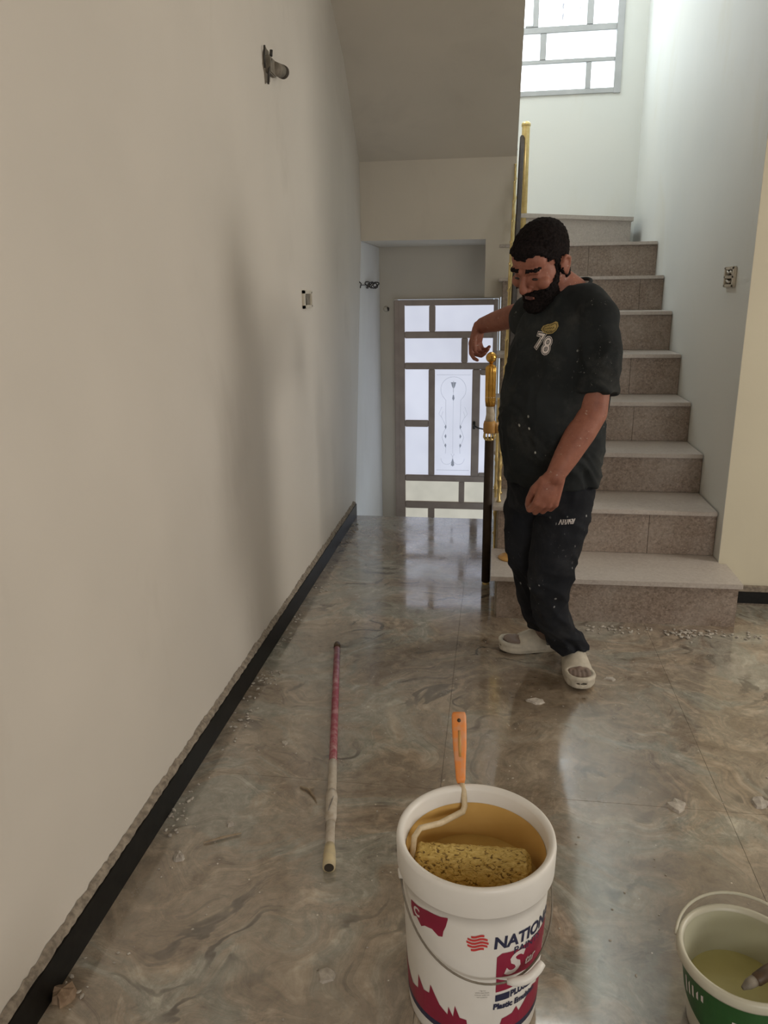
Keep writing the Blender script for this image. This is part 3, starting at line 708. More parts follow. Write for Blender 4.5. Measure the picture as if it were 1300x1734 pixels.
# paint roller
ro = thing('paint_roller', 'orange-handled paint roller resting in the large white bucket', 'paint roller', (-.03, 1.33, .275))
bm = B(); seg = 96; nr = 120; random.seed(2)
p0, p1 = Vector((-.136, 1.285, .287)), Vector((.098, 1.293, .287)); ax = (p1-p0).normalized(); u, v = frame_for(ax)
R0 = .0415; rings = []
for i in range(nr+1):
    t = i/nr; rr = R0*min(1, (.80+.2*min(1, t/.03)), (.72+.28*min(1, (1-t)/.05)))
    ring = []
    for k in range(seg):
        a = 2*math.pi*k/seg; pos = p0.lerp(p1, t)+(u*math.cos(a)+v*math.sin(a))*rr
        nn = noise.noise(pos*150)*.0018+noise.noise(Vector((pos.x*90, pos.y*260, pos.z*260)))*.0025
        ring.append(bm.verts.new(p0.lerp(p1, t)+(u*math.cos(a)+v*math.sin(a))*(rr+nn)))
    rings.append(ring)
for a, b in zip(rings, rings[1:]):
    for k in range(seg): bm.faces.new((a[k], a[(k+1) % seg], b[(k+1) % seg], b[k]))
bm.faces.new(rings[0]); bm.faces.new(rings[-1])
obj('roller_sleeve', bm, 'nap', ro, True)
wp = [(-.120, 1.287, .290), (-.140, 1.285, .292), (-.1415, 1.275, .320), (-.138, 1.280, .354), (-.128, 1.300, .360), (-.09, 1.340, .345), (-.055, 1.388, .335), (-.045, 1.396, .336), (-.041, 1.402, .346), (-.044, 1.417, .372), (-.050, 1.426, .388)]
bm = B(); tube(bm, wp, [.005, .0055, .006, .006, .006, .0062, .0065, .007, .0065, .006, .0055], 12); obj('wire_frame', bm, 'paint_wire', ro, True)
h0, h1 = Vector((-.051, 1.424, .384)), Vector((-.062, 1.525, .490)); d = (h1-h0).normalized()
sxv = Vector((1, 0, 0)); syv = d.cross(sxv).normalized(); sxv = syv.cross(d).normalized()
bm = B(); rings = []
for t, w, dp in ((0, .008, .008), (.06, .0105, .009), (.25, .0120, .009), (.5, .0150, .010), (.8, .0165, .010), (.95, .0165, .010), (1, .0145, .007)):
    c = h0.lerp(h1, t); rings.append([bm.verts.new(c+sxv*w*math.copysign(abs(math.cos(a))**.5, math.cos(a))+syv*dp*math.copysign(abs(math.sin(a))**.6, math.sin(a))) for a in np.linspace(0, 2*math.pi, 21)[:-1]])
for a, b in zip(rings, rings[1:]):
    for k in range(20): bm.faces.new((a[k], a[(k+1) % 20], b[(k+1) % 20], b[k]))
bm.faces.new(rings[0]); bm.faces.new(rings[-1]); obj('handle', bm, 'orange', ro, True)
tocam = (Vector((0, 0, 1.42))-h1); tocam = (tocam-d*tocam.dot(d)).normalized()
bm = B()
c = h0.lerp(h1, .87)+tocam*.0085; tube(bm, [c-tocam*.002, c+tocam*.0022], .0042, 12)
obj('hang_hole', bm, 'bristle', ro, True)
bm = B(); c0 = h0.lerp(h1, .35)+tocam*.0085; c1 = h0.lerp(h1, .72)+tocam*.0095; tube(bm, [c0, c0.lerp(c1, .5), c1], [.003, .004, .003], 8); obj('grip_groove', bm, 'wood', ro, True)
for o in list(bk.children)+list(ro.children):
    for vt in o.data.vertices:
        vt.co.x = BX+(vt.co.x-BX)*.985; vt.co.y = BY+(vt.co.y-BY)*.985; vt.co.z *= 1.0526

# ------------------------------------------------------------------ small green pail
QX, QY = .508, 1.272
pl = thing('green_pail', 'small white pail with green label at the lower right corner, pale yellow paint inside', 'pail', (QX, QY, 0))
def prad(z): return .088+(.112-.088)*(z/.16)
bm = B(); lathe(bm, [(0, .003), (.084, .003), (.088, 0)]+[(prad(z), z) for z in np.linspace(.01, .158, 8)]+[(.120, .160), (.1225, .165), (.1225, .178), (.119, .183), (.113, .182), (.109, .175), (.105, .150), (.085, .008), (0, .006)], (QX, QY, 0), 72)
obj('pail_body', bm, 'pail_white', pl, True)
bm = B(); lathe(bm, [(.1085, .174), (.1030, .150), (.0940, .085)], (QX, QY, 0), 60); obj('inner_coating', bm, 'pail_in', pl, True)
bm = B(); lathe(bm, [(0, .088), (.05, .088), (.098, .0885)], (QX, QY, 0), 60); obj('wet_paint', bm, 'paint_pale', pl, True)
def pc(s, z, off=.0006):
    r = prad(z)+off; a = s/.105; return Vector((QX+r*math.sin(a), QY-r*math.cos(a), z))
lab('label', grid_poly([(-.22, .10), (-.15, .070), (-.10, .045), (-.03, .030), (0.03, .045), (.05, .075), (.054, .11)], [(-.22, .150), (-.05, .152), (.054, .152)], 40), 'green', .0006, f=pc, parent=pl)
lab('label_box', grid_poly([(-.042, .098), (.012, .098)], [(-.042, .112), (.012, .112)], 8), 'printwhite', .0010, f=pc, parent=pl)
bm = B()
for a in ((-.040, -.036, .060, .092), (.004, .008, .062, .092), (-.040, .008, .058, .062), (-.028, -.022, .070, .088), (-.012, -.007, .070, .088)):
    q = grid_poly([(a[0], a[2]), (a[1], a[2])], [(a[0], a[3]), (a[1], a[3])], 2); me = bpy.data.meshes.new('q'); q.to_mesh(me); q.free(); bm.from_mesh(me); bpy.data.meshes.remove(me)
lab('label_mark', bm, 'printwhite', .0010, f=pc, parent=pl)
bm = B()
for k in range(5):
    s0 = -.150+.012*k
    q = grid_poly([(s0, .09+.006*k), (s0+.005, .088+.006*k)], [(s0, .128-.008*(k % 2)), (s0+.005, .130)], 2); me = bpy.data.meshes.new('q'); q.to_mesh(me); q.free(); bm.from_mesh(me); bpy.data.meshes.remove(me)
lab('label_lettering', bm, 'printwhite', .0010, f=pc, parent=pl)
bm = B()
for k in range(5):
    a = -.5+.8*k; s0 = .072; z0 = .112
    q = B(); tube(q, [(s0, z0, 0), (s0+.02*math.cos(a), z0+.02*math.sin(a), 0)], [.003, .0015], 5)
    me = bpy.data.meshes.new('q'); q.to_mesh(me); q.free(); bm.from_mesh(me); bpy.data.meshes.remove(me)
wrap_mesh(bm, lambda x, y, z: pc(x, y, .0008+z*.1)); obj('label_leaf', bm, 'green', pl)
# bail resting on the far side of rim
pts = []
for t in np.linspace(0, 1, 36):
    a = math.radians(165-190*t+0); r = .1235+.004*math.sin(math.pi*t)
    pts.append((QX+r*math.cos(a), QY+r*math.sin(a), .176+.030*math.sin(math.pi*t)**.8))
bm = B(); tube(bm, pts, .0032, 8); obj('bail', bm, 'pail_white', pl, True)
# brush lying across its rim
br = thing('paint_brush', 'dark-handled brush lying across the rim of the small pail', 'brush', (.53, 1.22, .19))
bm = B(); tube(bm, [(.500, 1.192, .1935), (.507, 1.196, .1945), (.53, 1.212, .197), (.58, 1.245, .204), (.64, 1.285, .212)], [.006, .0115, .0125, .010, .007], 14); obj('brush_handle', bm, 'bristle', br, True)
bm = B(); tube(bm, [(.478, 1.178, .190), (.490, 1.186, .1925), (.502, 1.194, .1935)], [.004, .009, .010], 12); obj('bristles', bm, 'boxgrey', br, True)

# ------------------------------------------------------------------ extension pole
po = thing('extension_pole', 'maroon roller extension pole with white paint-smeared end lying on the floor', 'pole', (-.5, 2.2, 0))
def pp(t): return Vector((-.386, 1.574, 0)).lerp(Vector((-.626, 2.85, 0)), t)
def seg_tube(name, t0, t1, r, mat, rz=None):
    bm = B(); n = len(r); tube(bm, [pp(t0+(t1-t0)*i/(n-1))+Vector((0, 0, max(r[i], .014))) for i in range(n)], r, 18); return obj(name, bm, mat, po, True)
seg_tube('pole_tube', .30, .975, [.0125]*4, 'maroon')
seg_tube('pole_tip', .965, 1.0, [.0135, .0145, .0140, .011], 'bristle')
seg_tube('painted_section', .225, .355, [.0128, .0132, .0132, .0128], 'pole_white')
seg_tube('twist_collar', .135, .235, [.0135, .0165, .0165, .0160, .0175, .0175, .0150], 'pole_white')
seg_tube('inner_tube', .05, .145, [.0125, .0125, .0125], 'pole_white')
seg_tube('threaded_end', .0, .065, [.0165, .0168, .0160, .0130], 'pole_cream')
d = (pp(0)-pp(1)).normalized()
bm = B(); c = pp(0)+Vector((0, 0, .0168)); tube(bm, [c-d*.002, c+d*.0008], .0125, 16); obj('socket_hole', bm, 'hole', po)
bm = B()
for k, tt in enumerate((.165, .175, .185, .195)):
    c = pp(tt); 
    box(bm, c.x-.006+.003*k, c.x-.004+.003*k, c.y-.012, c.y+.012, .0325, .0345)
obj('collar_marking', bm, 'printgrey', po)

# ------------------------------------------------------------------ debris
def flake(x, y, r, h, mat, label, cat='plaster flake', name='plaster_flake', seed=0, sx=1.0):
    random.seed(seed); bm = B(); n = 11
    ring = [(r*(.6+.6*random.random())*math.cos(2*math.pi*k/n)*sx, r*(.6+.6*random.random())*math.sin(2*math.pi*k/n)) for k in range(n)]
    b0 = [bm.verts.new((x+a, y+b, 0.0)) for a, b in ring]; t0 = [bm.verts.new((x+a*.85, y+b*.85, h*(.6+.5*random.random()))) for a, b in ring]
    c = bm.verts.new((x, y, h*1.1))
    for k in range(n):
        k2 = (k+1) % n; bm.faces.new((b0[k], b0[k2], t0[k2], t0[k])); bm.faces.new((t0[k], t0[k2], c))
    bm.faces.new(list(reversed(b0)))
    return tag(obj(name, bm, mat), label, cat)
flake(.548, 1.958, .030, .010, 'plaster', 'plaster flake on the floor right of the large bucket', seed=1, sx=1.0)
flake(.785, 2.00, .028, .010, 'plaster', 'plaster flake at the right edge of the floor', seed=2)
flake(.178, 2.50, .022, .006, 'plaster', 'thin plaster flake just in front of the feet', seed=3, sx=1.6)
flake(-.327, 1.275, .020, .006, 'plaster', 'pale plaster flake left of the large bucket', seed=4, sx=1.3)
flake(-.868, 1.150, .026, .022, 'brown_clod', 'brown clod of dried render near the baseboard at lower left', 'clod', 'render_clod', 5)
flake(-.790, 1.575, .016, .014, 'plaster', 'small white plaster lump beside the thin wood stick', seed=6)
flake(-.700, 1.72, .012, .008, 'plaster', 'white plaster crumb on open floor above the thin wood stick', seed=7)
flake(-.655, 2.13, .014, .004, 'plaster', 'flat white chip on the floor left of the pole middle', seed=8)
flake(.46, 2.70, .016, .005, 'plaster', 'small chip on the floor right of the left slipper', seed=9, sx=1.6)
bm = B(); tube(bm, [(-.745, 1.635, .004), (-.70, 1.66, .006), (-.655, 1.685, .004)], [.002, .004, .002], 6); tag(obj('wood_splinter', bm, 'splinter'), 'thin straight wood splinter on the floor near the left baseboard', 'splinter')
bm = B(); tube(bm, [(-.545, 1.905, .004), (-.518, 1.895, .006), (-.498, 1.87, .004), (-.480, 1.84, .003)], [.003, .004, .003, .001], 6); tube(bm, [(-.518, 1.895, .005), (-.505, 1.905, .004)], .002, 6)
tag(obj('wood_splinter', bm, 'splinter'), 'forked wood splinter on the floor left of the pole', 'splinter')
def crumbs(name, spots, mat, label, seed):
    random.seed(seed); bm = B()
    for x, y, r in spots:
        mt = Matrix.Translation((x, y, r*.45)) @ Matrix.Rotation(random.random()*6, 4, 'Z') @ Matrix.Diagonal((r*(1+random.random()*.8), r, r*.55, 1))
        bmesh.ops.create_icosphere(bm, subdivisions=1, radius=1, matrix=mt)
    for v in bm.verts: v.co += Vector((random.uniform(-1, 1), random.uniform(-1, 1), 0))*.0009
    for v in bm.verts: v.co.z = max(v.co.z, .0002)
    return tag(obj(name, bm, mat), label, 'debris', kind='stuff')
random.seed(11)
sp = []
for c in range(26):
    cy = random.uniform(.9, 4.6); cx_ = XL+.03+abs(random.gauss(0, .03)); 
    for k in range(random.randint(4, 14)): sp.append((max(XL+.024, cx_+random.gauss(0, .02)), cy+random.gauss(0, .035), random.uniform(.0015, .006)))
crumbs('plaster_crumbs', sp, 'plaster', 'pale plaster crumbs strewn along the black left baseboard', 12)
sp = [(random.uniform(.42, 1.15), 3.19-abs(random.gauss(0, .04)), random.uniform(.002, .008)) for k in range(90)]+[(random.uniform(.78, .95), 3.17-abs(random.gauss(0, .05)), random.uniform(.003, .010)) for k in range(30)]
crumbs('plaster_crumbs', sp, 'plaster', 'plaster crumbs lying along the foot of the bottom stair riser', 13)
sp = [(random.uniform(-.85, 1.2), random.uniform(1.1, 3.1), random.uniform(.001, .0028)) for k in range(330)]
sp = [s for s in sp if (s[0]-BX)**2+(s[1]-BY)**2 > .03 and (s[0]-QX)**2+(s[1]-QY)**2 > .015]
crumbs('plaster_grit', sp, 'plaster', 'fine plaster grit scattered over the marble floor', 14)

# ------------------------------------------------------------------ the painter
F = Vector((-.78, -.62, 0)).normalized(); L = Vector((.62, -.78, 0)).normalized(); Z = Vector((0, 0, 1))
_s = B(); bmesh.ops.create_uvsphere(_s, u_segments=24, v_segments=16, radius=1); _s.verts.ensure_lookup_table()
UV = [q.co.copy() for q in _s.verts]; UF = [[q.index for q in f.verts] for f in _s.faces]; _s.free()
class Vol:
    def __init__(s): s.bm = bmesh.new()
    def ell(s, c, r, R=None):
        m = Matrix.Translation(c) @ ((R.to_4x4()) if R else Matrix.Identity(4)) @ Matrix.Diagonal((*(r if hasattr(r, '__len__') else (r, r, r)), 1))
        vs = [s.bm.verts.new(m @ q) for q in UV]
        for f in UF: s.bm.faces.new([vs[i] for i in f])
    def cone(s, a, ra, b, rb):
        s.ell(a, ra); s.ell(b, rb); a, b = Vector(a), Vector(b)
        if (b-a).length > 1e-4: tube(s.bm, [a, b], [ra, rb], 24)
    def chain(s, P, Rr):
        for i in range(len(P)-1): s.cone(P[i], Rr[i], P[i+1], Rr[i+1])
    def loft(s, rings, n=36, U=None, V=None):
        rs = []
        for r in rings:
            c, a, b = Vector(r[0]), r[1], r[2]; u = r[3] if len(r) > 3 else (U or L); v = r[4] if len(r) > 4 else (V or F)
            rs.append([s.bm.verts.new(c+u*a*math.cos(t)+v*b*math.sin(t)) for t in [2*math.pi*k/n for k in range(n)]])
        for p, q in zip(rs, rs[1:]):
            for k in range(n): s.bm.faces.new((p[k], p[(k+1) % n], q[(k+1) % n], q[k]))
        s.bm.faces.new(rs[0]); s.bm.faces.new(rs[-1])
    def remesh(s, vox, it=4, fac=.5):
        bmesh.ops.recalc_face_normals(s.bm, faces=s.bm.faces[:])
        me = bpy.data.meshes.new('v'); s.bm.to_mesh(me); s.bm.free()
        o = bpy.data.objects.new('v', me); COL.objects.link(o)
        m = o.modifiers.new('r', 'REMESH'); m.mode = 'VOXEL'; m.voxel_size = vox
        if it: k = o.modifiers.new('s', 'SMOOTH'); k.factor = fac; k.iterations = it
        dg = bpy.context.evaluated_depsgraph_get(); out = bpy.data.meshes.new_from_object(o.evaluated_get(dg))
        bpy.data.objects.remove(o); bpy.data.meshes.remove(me); return out
def smoothstep(a, b, x): t = max(0, min(1, (x-a)/(b-a))); return t*t*(3-2*t)

man = thing('person', 'bearded dark-haired person in a black paint-flecked t-shirt and trousers standing before the stairs', 'person', (.22, 2.80, 0))
# head frame
HC = Vector((.136, 2.672, 1.508))
hf = (Vector((-.62, -.785, 0)).normalized()*math.cos(math.radians(31))-Z*math.sin(math.radians(31)))
hx = hf.cross(Z).normalized()*-1      # person's left
hz = hx.cross(hf).normalized()*1
if hz.z < 0: hz = -hz
tilt = math.radians(5)
hx, hz = (hx*math.cos(tilt)-hz*math.sin(tilt)), (hz*math.cos(tilt)+hx*math.sin(tilt))
HR = Matrix((hx, hf, hz)).transposed(); HS = 1.04
def H(x, y, z): return HC + HR @ (Vector((x, y, z))*HS)
def Hinv(p): return (HR.transposed() @ (p-HC))/HS
v = Vol()
def he(c, r, R=None): v.ell(H(*c), tuple(q*HS for q in r), HR if R is None else HR @ R)
he((0, -.018, .035), (.075, .096, .083)); he((0, .025, -.01), (.066, .070, .090)); he((0, .030, -.070), (.054, .056, .046))
he((0, .072, -.094), (.024, .020, .021)); he((0, .045, .045), (.060, .050, .050))
v.cone(H(-.036, .080, .024), .0135*HS, H(-.012, .089, .022), .0125*HS); v.cone(H(.036, .080, .024), .0135*HS, H(.012, .089, .022), .0125*HS)
v.chain([H(0, .086, .022), H(0, .099, .004), H(0, .113, -.020), H(0, .114, -.028)], [.0095, .010, .0125, .0130])
for s in (-1, 1):
    he((s*.0130, .101, -.031), (.0095, .011, .008)); he((s*.044, .066, -.022), (.024, .022, .022))
    he((s*.030, .0755, .004), (.0155, .0115, .0105))
    R = Matrix.Rotation(s*.25, 3, 'Z') @ Matrix.Rotation(-.15, 3, 'X')
    he((s*.079, -.012, -.008), (.006, .019, .031), R)
    v.chain([H(s*.083, -.002, .012), H(s*.088, -.016, .024), H(s*.090, -.030, .010), H(s*.087, -.026, -.012), H(s*.081, -.012, -.034)], [.0045, .005, .005, .0045, .006])
he((0, .0885, -.0555), (.024, .010, .0055)); he((0, .087, -.0670), (.020, .010, .0070))
# neck, torso
NB = Vector((.245, 2.765, 1.405))
v.chain([H(0, -.035, -.03), H(0, -.042, -.09), NB], [.060, .063, .066])
SHL, SHR = Vector((.335, 2.615, 1.330)), Vector((.115, 2.895, 1.330))
ELL, WRL = Vector((.318, 2.570, 1.035)), Vector((.200, 2.470, .842))
ELR, WRR = Vector((.108, 3.165, 1.340)), Vector((-.058, 3.375, 1.285))
v.chain([NB+Vector((0, 0, -.02)), SHL], [.050, .050]); v.chain([NB+Vector((0, 0, -.02)), SHR], [.050, .050])
v.loft([((.215, 2.76, .80), .15, .11), ((.205, 2.75, 1.0), .16, .13), ((.215, 2.75, 1.2), .16, .12), ((.235, 2.755, 1.36), .13, .09)])
v.chain([SHL, SHL.lerp(ELL, .5), ELL, ELL.lerp(WRL, .3), ELL.lerp(WRL, .7), WRL], [.056, .052, .049, .0495, .041, .031])
v.chain([SHR, SHR.lerp(ELR, .5), ELR, ELR.lerp(WRR, .3), ELR.lerp(WRR, .7), WRR], [.054, .050, .047, .0475, .042, .034])
# hips, legs, feet
KL, AL = Vector((.222, 2.655, .42)), Vector((.315, 2.800, .085)); KR, AR = Vector((.150, 2.83, .42)), Vector((.228, 2.910, .090))
v.chain([Vector((.25, 2.70, .78)), KL, Vector((.226, 2.70, .28)), Vector((.255, 2.74, .18)), Vector((.300, 2.795, .095))], [.08, .052, .048, .042, .038]); v.chain([Vector((.165, 2.80, .78)), KR, Vector((.175, 2.865, .28)), Vector((.20, 2.895, .18)), AR], [.08, .052, .048, .042, .038])
def foot(heel, toe, side):
    d = (toe-heel).normalized(); s = Vector((-d.y, d.x, 0))*side   # s: towards the big toe
    z = Vector((0, 0, 1)); Ln = (toe-heel).length
    P = lambda a, b, c: heel+d*a*Ln+s*b+z*c
    v.chain([P(.06, 0, .052), P(.35, 0, .060), P(.68, .004, .046)], [.026, .030, .020])
    v.cone(P(.35, 0, .062), .028, P(.17, 0, .088), .031)
    for b, c in ((.022, .016), (0, .014), (-.024, .013)): v.cone(P(.40, b*.7, .045), .018, P(.72, b, .040), c)
    for i, (b, l, r) in enumerate(((.030, .93, .0125), (.012, .92, .0090), (-.004, .90, .0085), (-.019, .87, .008), (-.033, .83, .0078))):
        v.chain([P(.70, b*.95, .040), P(l-.06, b, .044), P(l, b, .038)], [r*1.1, r, r])
FL = (Vector((.328, 2.875, 0)), Vector((.345, 2.600, 0))); FR = (Vector((.300, 2.945, 0)), Vector((.055, 2.900, 0)))
foot(*FL, 1); foot(*FR, -1)
# hands
def hand(w, d, n, s, curl, sc=1.0, spread=1.0, thumb=(.55, .65, .45)):
    d, n = d.normalized(), n.normalized(); n = (n-d*n.dot(d)).normalized(); s = (s-d*s.dot(d)-n*s.dot(n)).normalized()
    offs = (.031, .0105, -.0105, -.029); ln = (1, 1.08, 1.0, .82); kn = (.088, .091, .087, .080)
    v.ell(w+d*.050*sc+s*.002, (.036*sc, .017*sc, .046*sc), Matrix((s, n, d)).transposed())
    for i in range(4):
        k = w+d*kn[i]*sc+s*offs[i]*sc*spread; v.cone(w+d*.008+s*offs[i]*.55*sc, .0165*sc, k, .0115*sc)
        p = k; ang = 0; rr = (.0103, .0094, .0084, .0074)
        for j, seg in enumerate((.042, .027, .021)):
            ang += curl[i][j]; dd = d*math.cos(ang)+n*math.sin(ang)+s*(.04*(1.5-i))*spread; dd.normalize()
            q = p+dd*seg*ln[i]*sc; v.cone(p, rr[j]*sc, q, rr[j+1]*sc); p = q
    p = w+d*.022*sc+s*.026*sc+n*.004
    v.cone(w+d*.01, .018*sc, p, .0165*sc); v.cone(p, .0165*sc, w+d*.06*sc+s*.024*sc, .014*sc)
    t = [(thumb[0], thumb[1], thumb[2], .040, .0135), (thumb[0]+.25, thumb[1]-.30, thumb[2]+.05, .030, .0118), (thumb[0]+.35, thumb[1]-.55, thumb[2]+.1, .024, .0098)]
    r0 = .0155
    for a, b, c, l, r in t:
        dd = (d*a+s*b+n*c).normalized(); q = p+dd*l*sc; v.cone(p, r0*sc, q, r*sc); p, r0 = q, r
dl = Vector((-.26, -.06, -.95)); nl = Vector((-.25, .92, -.1))
hand(WRL, dl, nl, nl.cross(dl), [(.75, 1.15, .8), (.8, 1.2, .8), (.85, 1.2, .8), (.9, 1.2, .8)], 1.14, .92, (.85, .30, .45))
dr = Vector((-.22, .05, -.97)); nr_ = Vector((.80, -.55, -.05))
hand(WRR+Vector((-.014, .004, .008)), dr, nr_, dr.cross(nr_), [(.35, .6, .5), (.6, 1.0, .7), (.7, 1.1, .8), (.7, 1.1, .8)], 1.0, 1.0, (.85, .45, .35))
body = v.remesh(.0036, 3)
# eye socket shaping
for vt in body.vertices:
    if (vt.co-HC).length < .16:
        q = Hinv(vt.co); 
        for s in (-1, 1):
            dd = ((q.x-s*.030)/.020)**2+((q.z-.013)/.0065)**2
            if q.y > .05 and dd < 4: vt.co -= hf*.0075*math.exp(-dd)
            dd = ((q.x-s*.016)/.006)**2+((q.z-.006)/.010)**2
            if q.y > .05 and dd < 4: vt.co -= hf*.0040*math.exp(-dd)
            dd = ((q.x-s*.0065)/.0035)**2+((q.z+.0385)/.003)**2
            if q.y > .09 and dd < 4: vt.co += hz*.003*math.exp(-dd)
bo = obj('body', body, 'skin', man, True)
def patch(name, mask, off, mat, parent):
    ok = [mask(Hinv(vt.co)) if (vt.co-HC).length < .24 else False for vt in body.vertices]
    fs = [p for p in body.polygons if all(ok[i] for i in p.vertices)]
    cnt = {}
    for p in fs:
        for e in p.edge_keys: cnt[e] = cnt.get(e, 0)+1
    bd = {i for e, c in cnt.items() if c == 1 for i in e}
    idx = {}; bm = B()
    for p in fs:
        for i in p.vertices:
            if i not in idx:
                vt = body.vertices[i]; q = Hinv(vt.co); o = -.0015 if i in bd else off(q)
                idx[i] = bm.verts.new(vt.co+vt.normal*o)
        bm.faces.new([idx[i] for i in p.vertices])
    me = bpy.data.meshes.new(name); bm.to_mesh(me); bm.free(); return obj(name, me, mat, parent, True)
def hairm(q):
    if abs(q.x) > .079 and q.z < .045 and q.y > -.045: return False
    if q.z < -.125: return False
    if q.y > .0:
        g = -.062 if (q.y < .022 and abs(q.x) > .05) else .026+.040*smoothstep(.02, .075, q.y)+noise.noise(q*60)*.006-(.006 if abs(q.x) < .02 else 0)
        if q.y < .045 and abs(q.x) > .05 and q.y >= .022: g = .030
    else: g = -.005-.075*smoothstep(0, -.05, q.y) if False else (-.035 if q.y > -.03 else -.070)
    return q.z > g and not (q.y > .022 and q.z < .024)
patch('hair', hairm, lambda q: (.005+.008*smoothstep(.02, .09, q.z))+noise.noise(Vector((q.x*160, q.y*60, q.z*160)))*.004, 'hair', man)
def beardm(q):
    if q.z < -.16 or q.y < -.006 or abs(q.x) > .082: return False
    if q.y > .095 and q.z > -.042: return False
    if abs(q.x) < .015 and -.0725 < q.z < -.0590 and q.y > .07: return False
    line = -.006-.030*smoothstep(.005, .06, q.y)+ (-.006)*smoothstep(.06, .09, q.y)
    if abs(q.x) < .036 and q.y > .07: line = -.0385
    line += noise.noise(q*110)*.006
    return q.z < line and (q - Vector((0, -.03, -.12))).length > .05
patch('beard', beardm, lambda q: .004+.013*smoothstep(-.070, -.105, q.z)*smoothstep(.02, .07, q.y)+noise.noise(Vector((q.x*200, q.y*200, q.z*90)))*.0045, 'hair', man)
patch('eyebrow', lambda q: .010 < abs(q.x) < .052 and q.y > .05 and .0225+.10*(abs(q.x)-.03)*(-.5 if abs(q.x) > .035 else .35) < q.z < .0375-.16*max(0, abs(q.x)-.034), lambda q: .0035+noise.noise(q*300)*.0008, 'hair', man)
patch('lips', lambda q: abs(q.x) < .0175 and -.0725 < q.z < -.0535 and q.y > .075, lambda q: .0006, 'lips', man)
for s in (-1, 1):
    bm = B()
    bmesh.ops.create_uvsphere(bm, u_segments=16, v_segments=10, radius=1, matrix=Matrix.Translation(H(s*.030, .0855, -.0015)) @ HR.to_4x4() @ Matrix.Diagonal((.0135, .0042, .0046, 1)))
    obj('eye', bm, 'eye', man, True)

# ---- t-shirt
v = Vol()
v.loft([((.208, 2.735, .762), .188, .158), ((.208, 2.735, .80), .187, .158), ((.203, 2.728, .90), .192, .168), ((.200, 2.720, 1.0), .196, .178), ((.203, 2.722, 1.08), .198, .176),
        ((.212, 2.735, 1.18), .198, .160), ((.222, 2.745, 1.27), .196, .140), ((.232, 2.752, 1.34), .180, .115), ((.240, 2.758, 1.385), .140, .095), ((.248, 2.763, 1.425), .085, .080), ((.250, 2.765, 1.440), .072, .076)], 48)
def sleeve(a, b, ra, rb, rm=None):
    d = (b-a).normalized(); u, w = frame_for(d)
    v.loft([(a.lerp(b, .12), ra*.99, ra*.99, u, w), (a.lerp(b, .5), rm or (ra+rb)/2, rm or (ra+rb)/2, u, w), (b, rb, rb*.97, u, w)])
    v.ell(a, ra*.98)
sleeve(SHL+Vector((-.01, .01, -.005)), Vector((.320, 2.583, 1.095)), .075, .082, .081)
sleeve(SHR+Vector((.0, .0, -.01)), SHR.lerp(ELR, .62)+Vector((.012, 0, -.01)), .076, .076, .074)
v.chain([NB+Vector((0, 0, -.035)), NB.lerp(SHL, .5)+Vector((0, 0, .006)), SHL+Vector((-.012, .012, .004))], [.074, .074, .074]); v.chain([NB+Vector((0, 0, -.035)), NB.lerp(SHR, .5), SHR+Vector((.0, .0, .01))], [.074, .070, .068])
sh = v.remesh(.0058, 6)
def wr(me, amp, fx, fn=None):
    nrm = [Vector(x.normal) for x in me.vertices]
    for i, vt in enumerate(me.vertices):
        p = vt.co; a = amp*(fn(p) if fn else 1)
        wx = noise.noise(p*6)*.05
        n1 = .5-abs(noise.noise(Vector((p.x*fx+p.z*7+wx*20, p.y*fx, p.z*6-p.x*9))))*2.6
        n3 = .4-abs(noise.noise(Vector((p.x*6+3, p.y*8, p.z*17+p.x*16+wx*30))))*2.4
        n2 = noise.noise(Vector((p.x*7, p.y*7, p.z*9+4)))
        vt.co = p+nrm[i]*(a*(n1*.55+n2*.6+n3*.45))
wr(sh, .012, 11, lambda p: .35+.65*smoothstep(1.40, 1.2, p.z))
sho = obj('t_shirt', sh, 'shirt', man, True)
# collar ribbing
bm = B(); cn = Vector((-.32, -.22, .92)).normalized(); u, w = frame_for(cn)
cc = NB+Vector((-.008, -.006, .026))
tube(bm, [cc+(u*math.cos(t)*.076+w*math.sin(t)*.076) for t in np.linspace(0, 2*math.pi, 40)], .0062, 8, False)
obj('collar', bm, 'shirt', man, True)
# ---- trousers
v = Vol()
v.loft([((.212, 2.738, .80), .165, .135), ((.210, 2.74, .72), .168, .140), ((.206, 2.742, .66), .165, .135)], 40)
X3, Y3 = Vector((1, 0, 0)), Vector((0, 1, 0))
v.loft([((.262, 2.690, .76), .100, .100), ((.248, 2.685, .62), .098, .10), ((.228, 2.670, .48), .088, .092), ((.216, 2.670, .38), .077, .083), ((.222, 2.700, .28), .070, .078), ((.258, 2.742, .18), .070, .080), ((.296, 2.790, .115), .080, .088), ((.308, 2.806, .080), .086, .090)], 32, X3, Y3)
v.loft([((.158, 2.80, .76), .105, .100), ((.148, 2.81, .62), .102, .10), ((.140, 2.825, .48), .090, .092), ((.155, 2.84, .38), .078, .083), ((.172, 2.865, .28), .070, .076), ((.192, 2.890, .19), .062, .070), ((.215, 2.905, .125), .062, .068), ((.222, 2.912, .105), .066, .070)], 32, X3, Y3)
trs = v.remesh(.0058, 5)
wr(trs, .014, 10, lambda p: .5+.5*smoothstep(.75, .4, p.z)+.5*smoothstep(.3, .15, p.z))
tro = obj('trousers', trs, 'trousers', man, True)

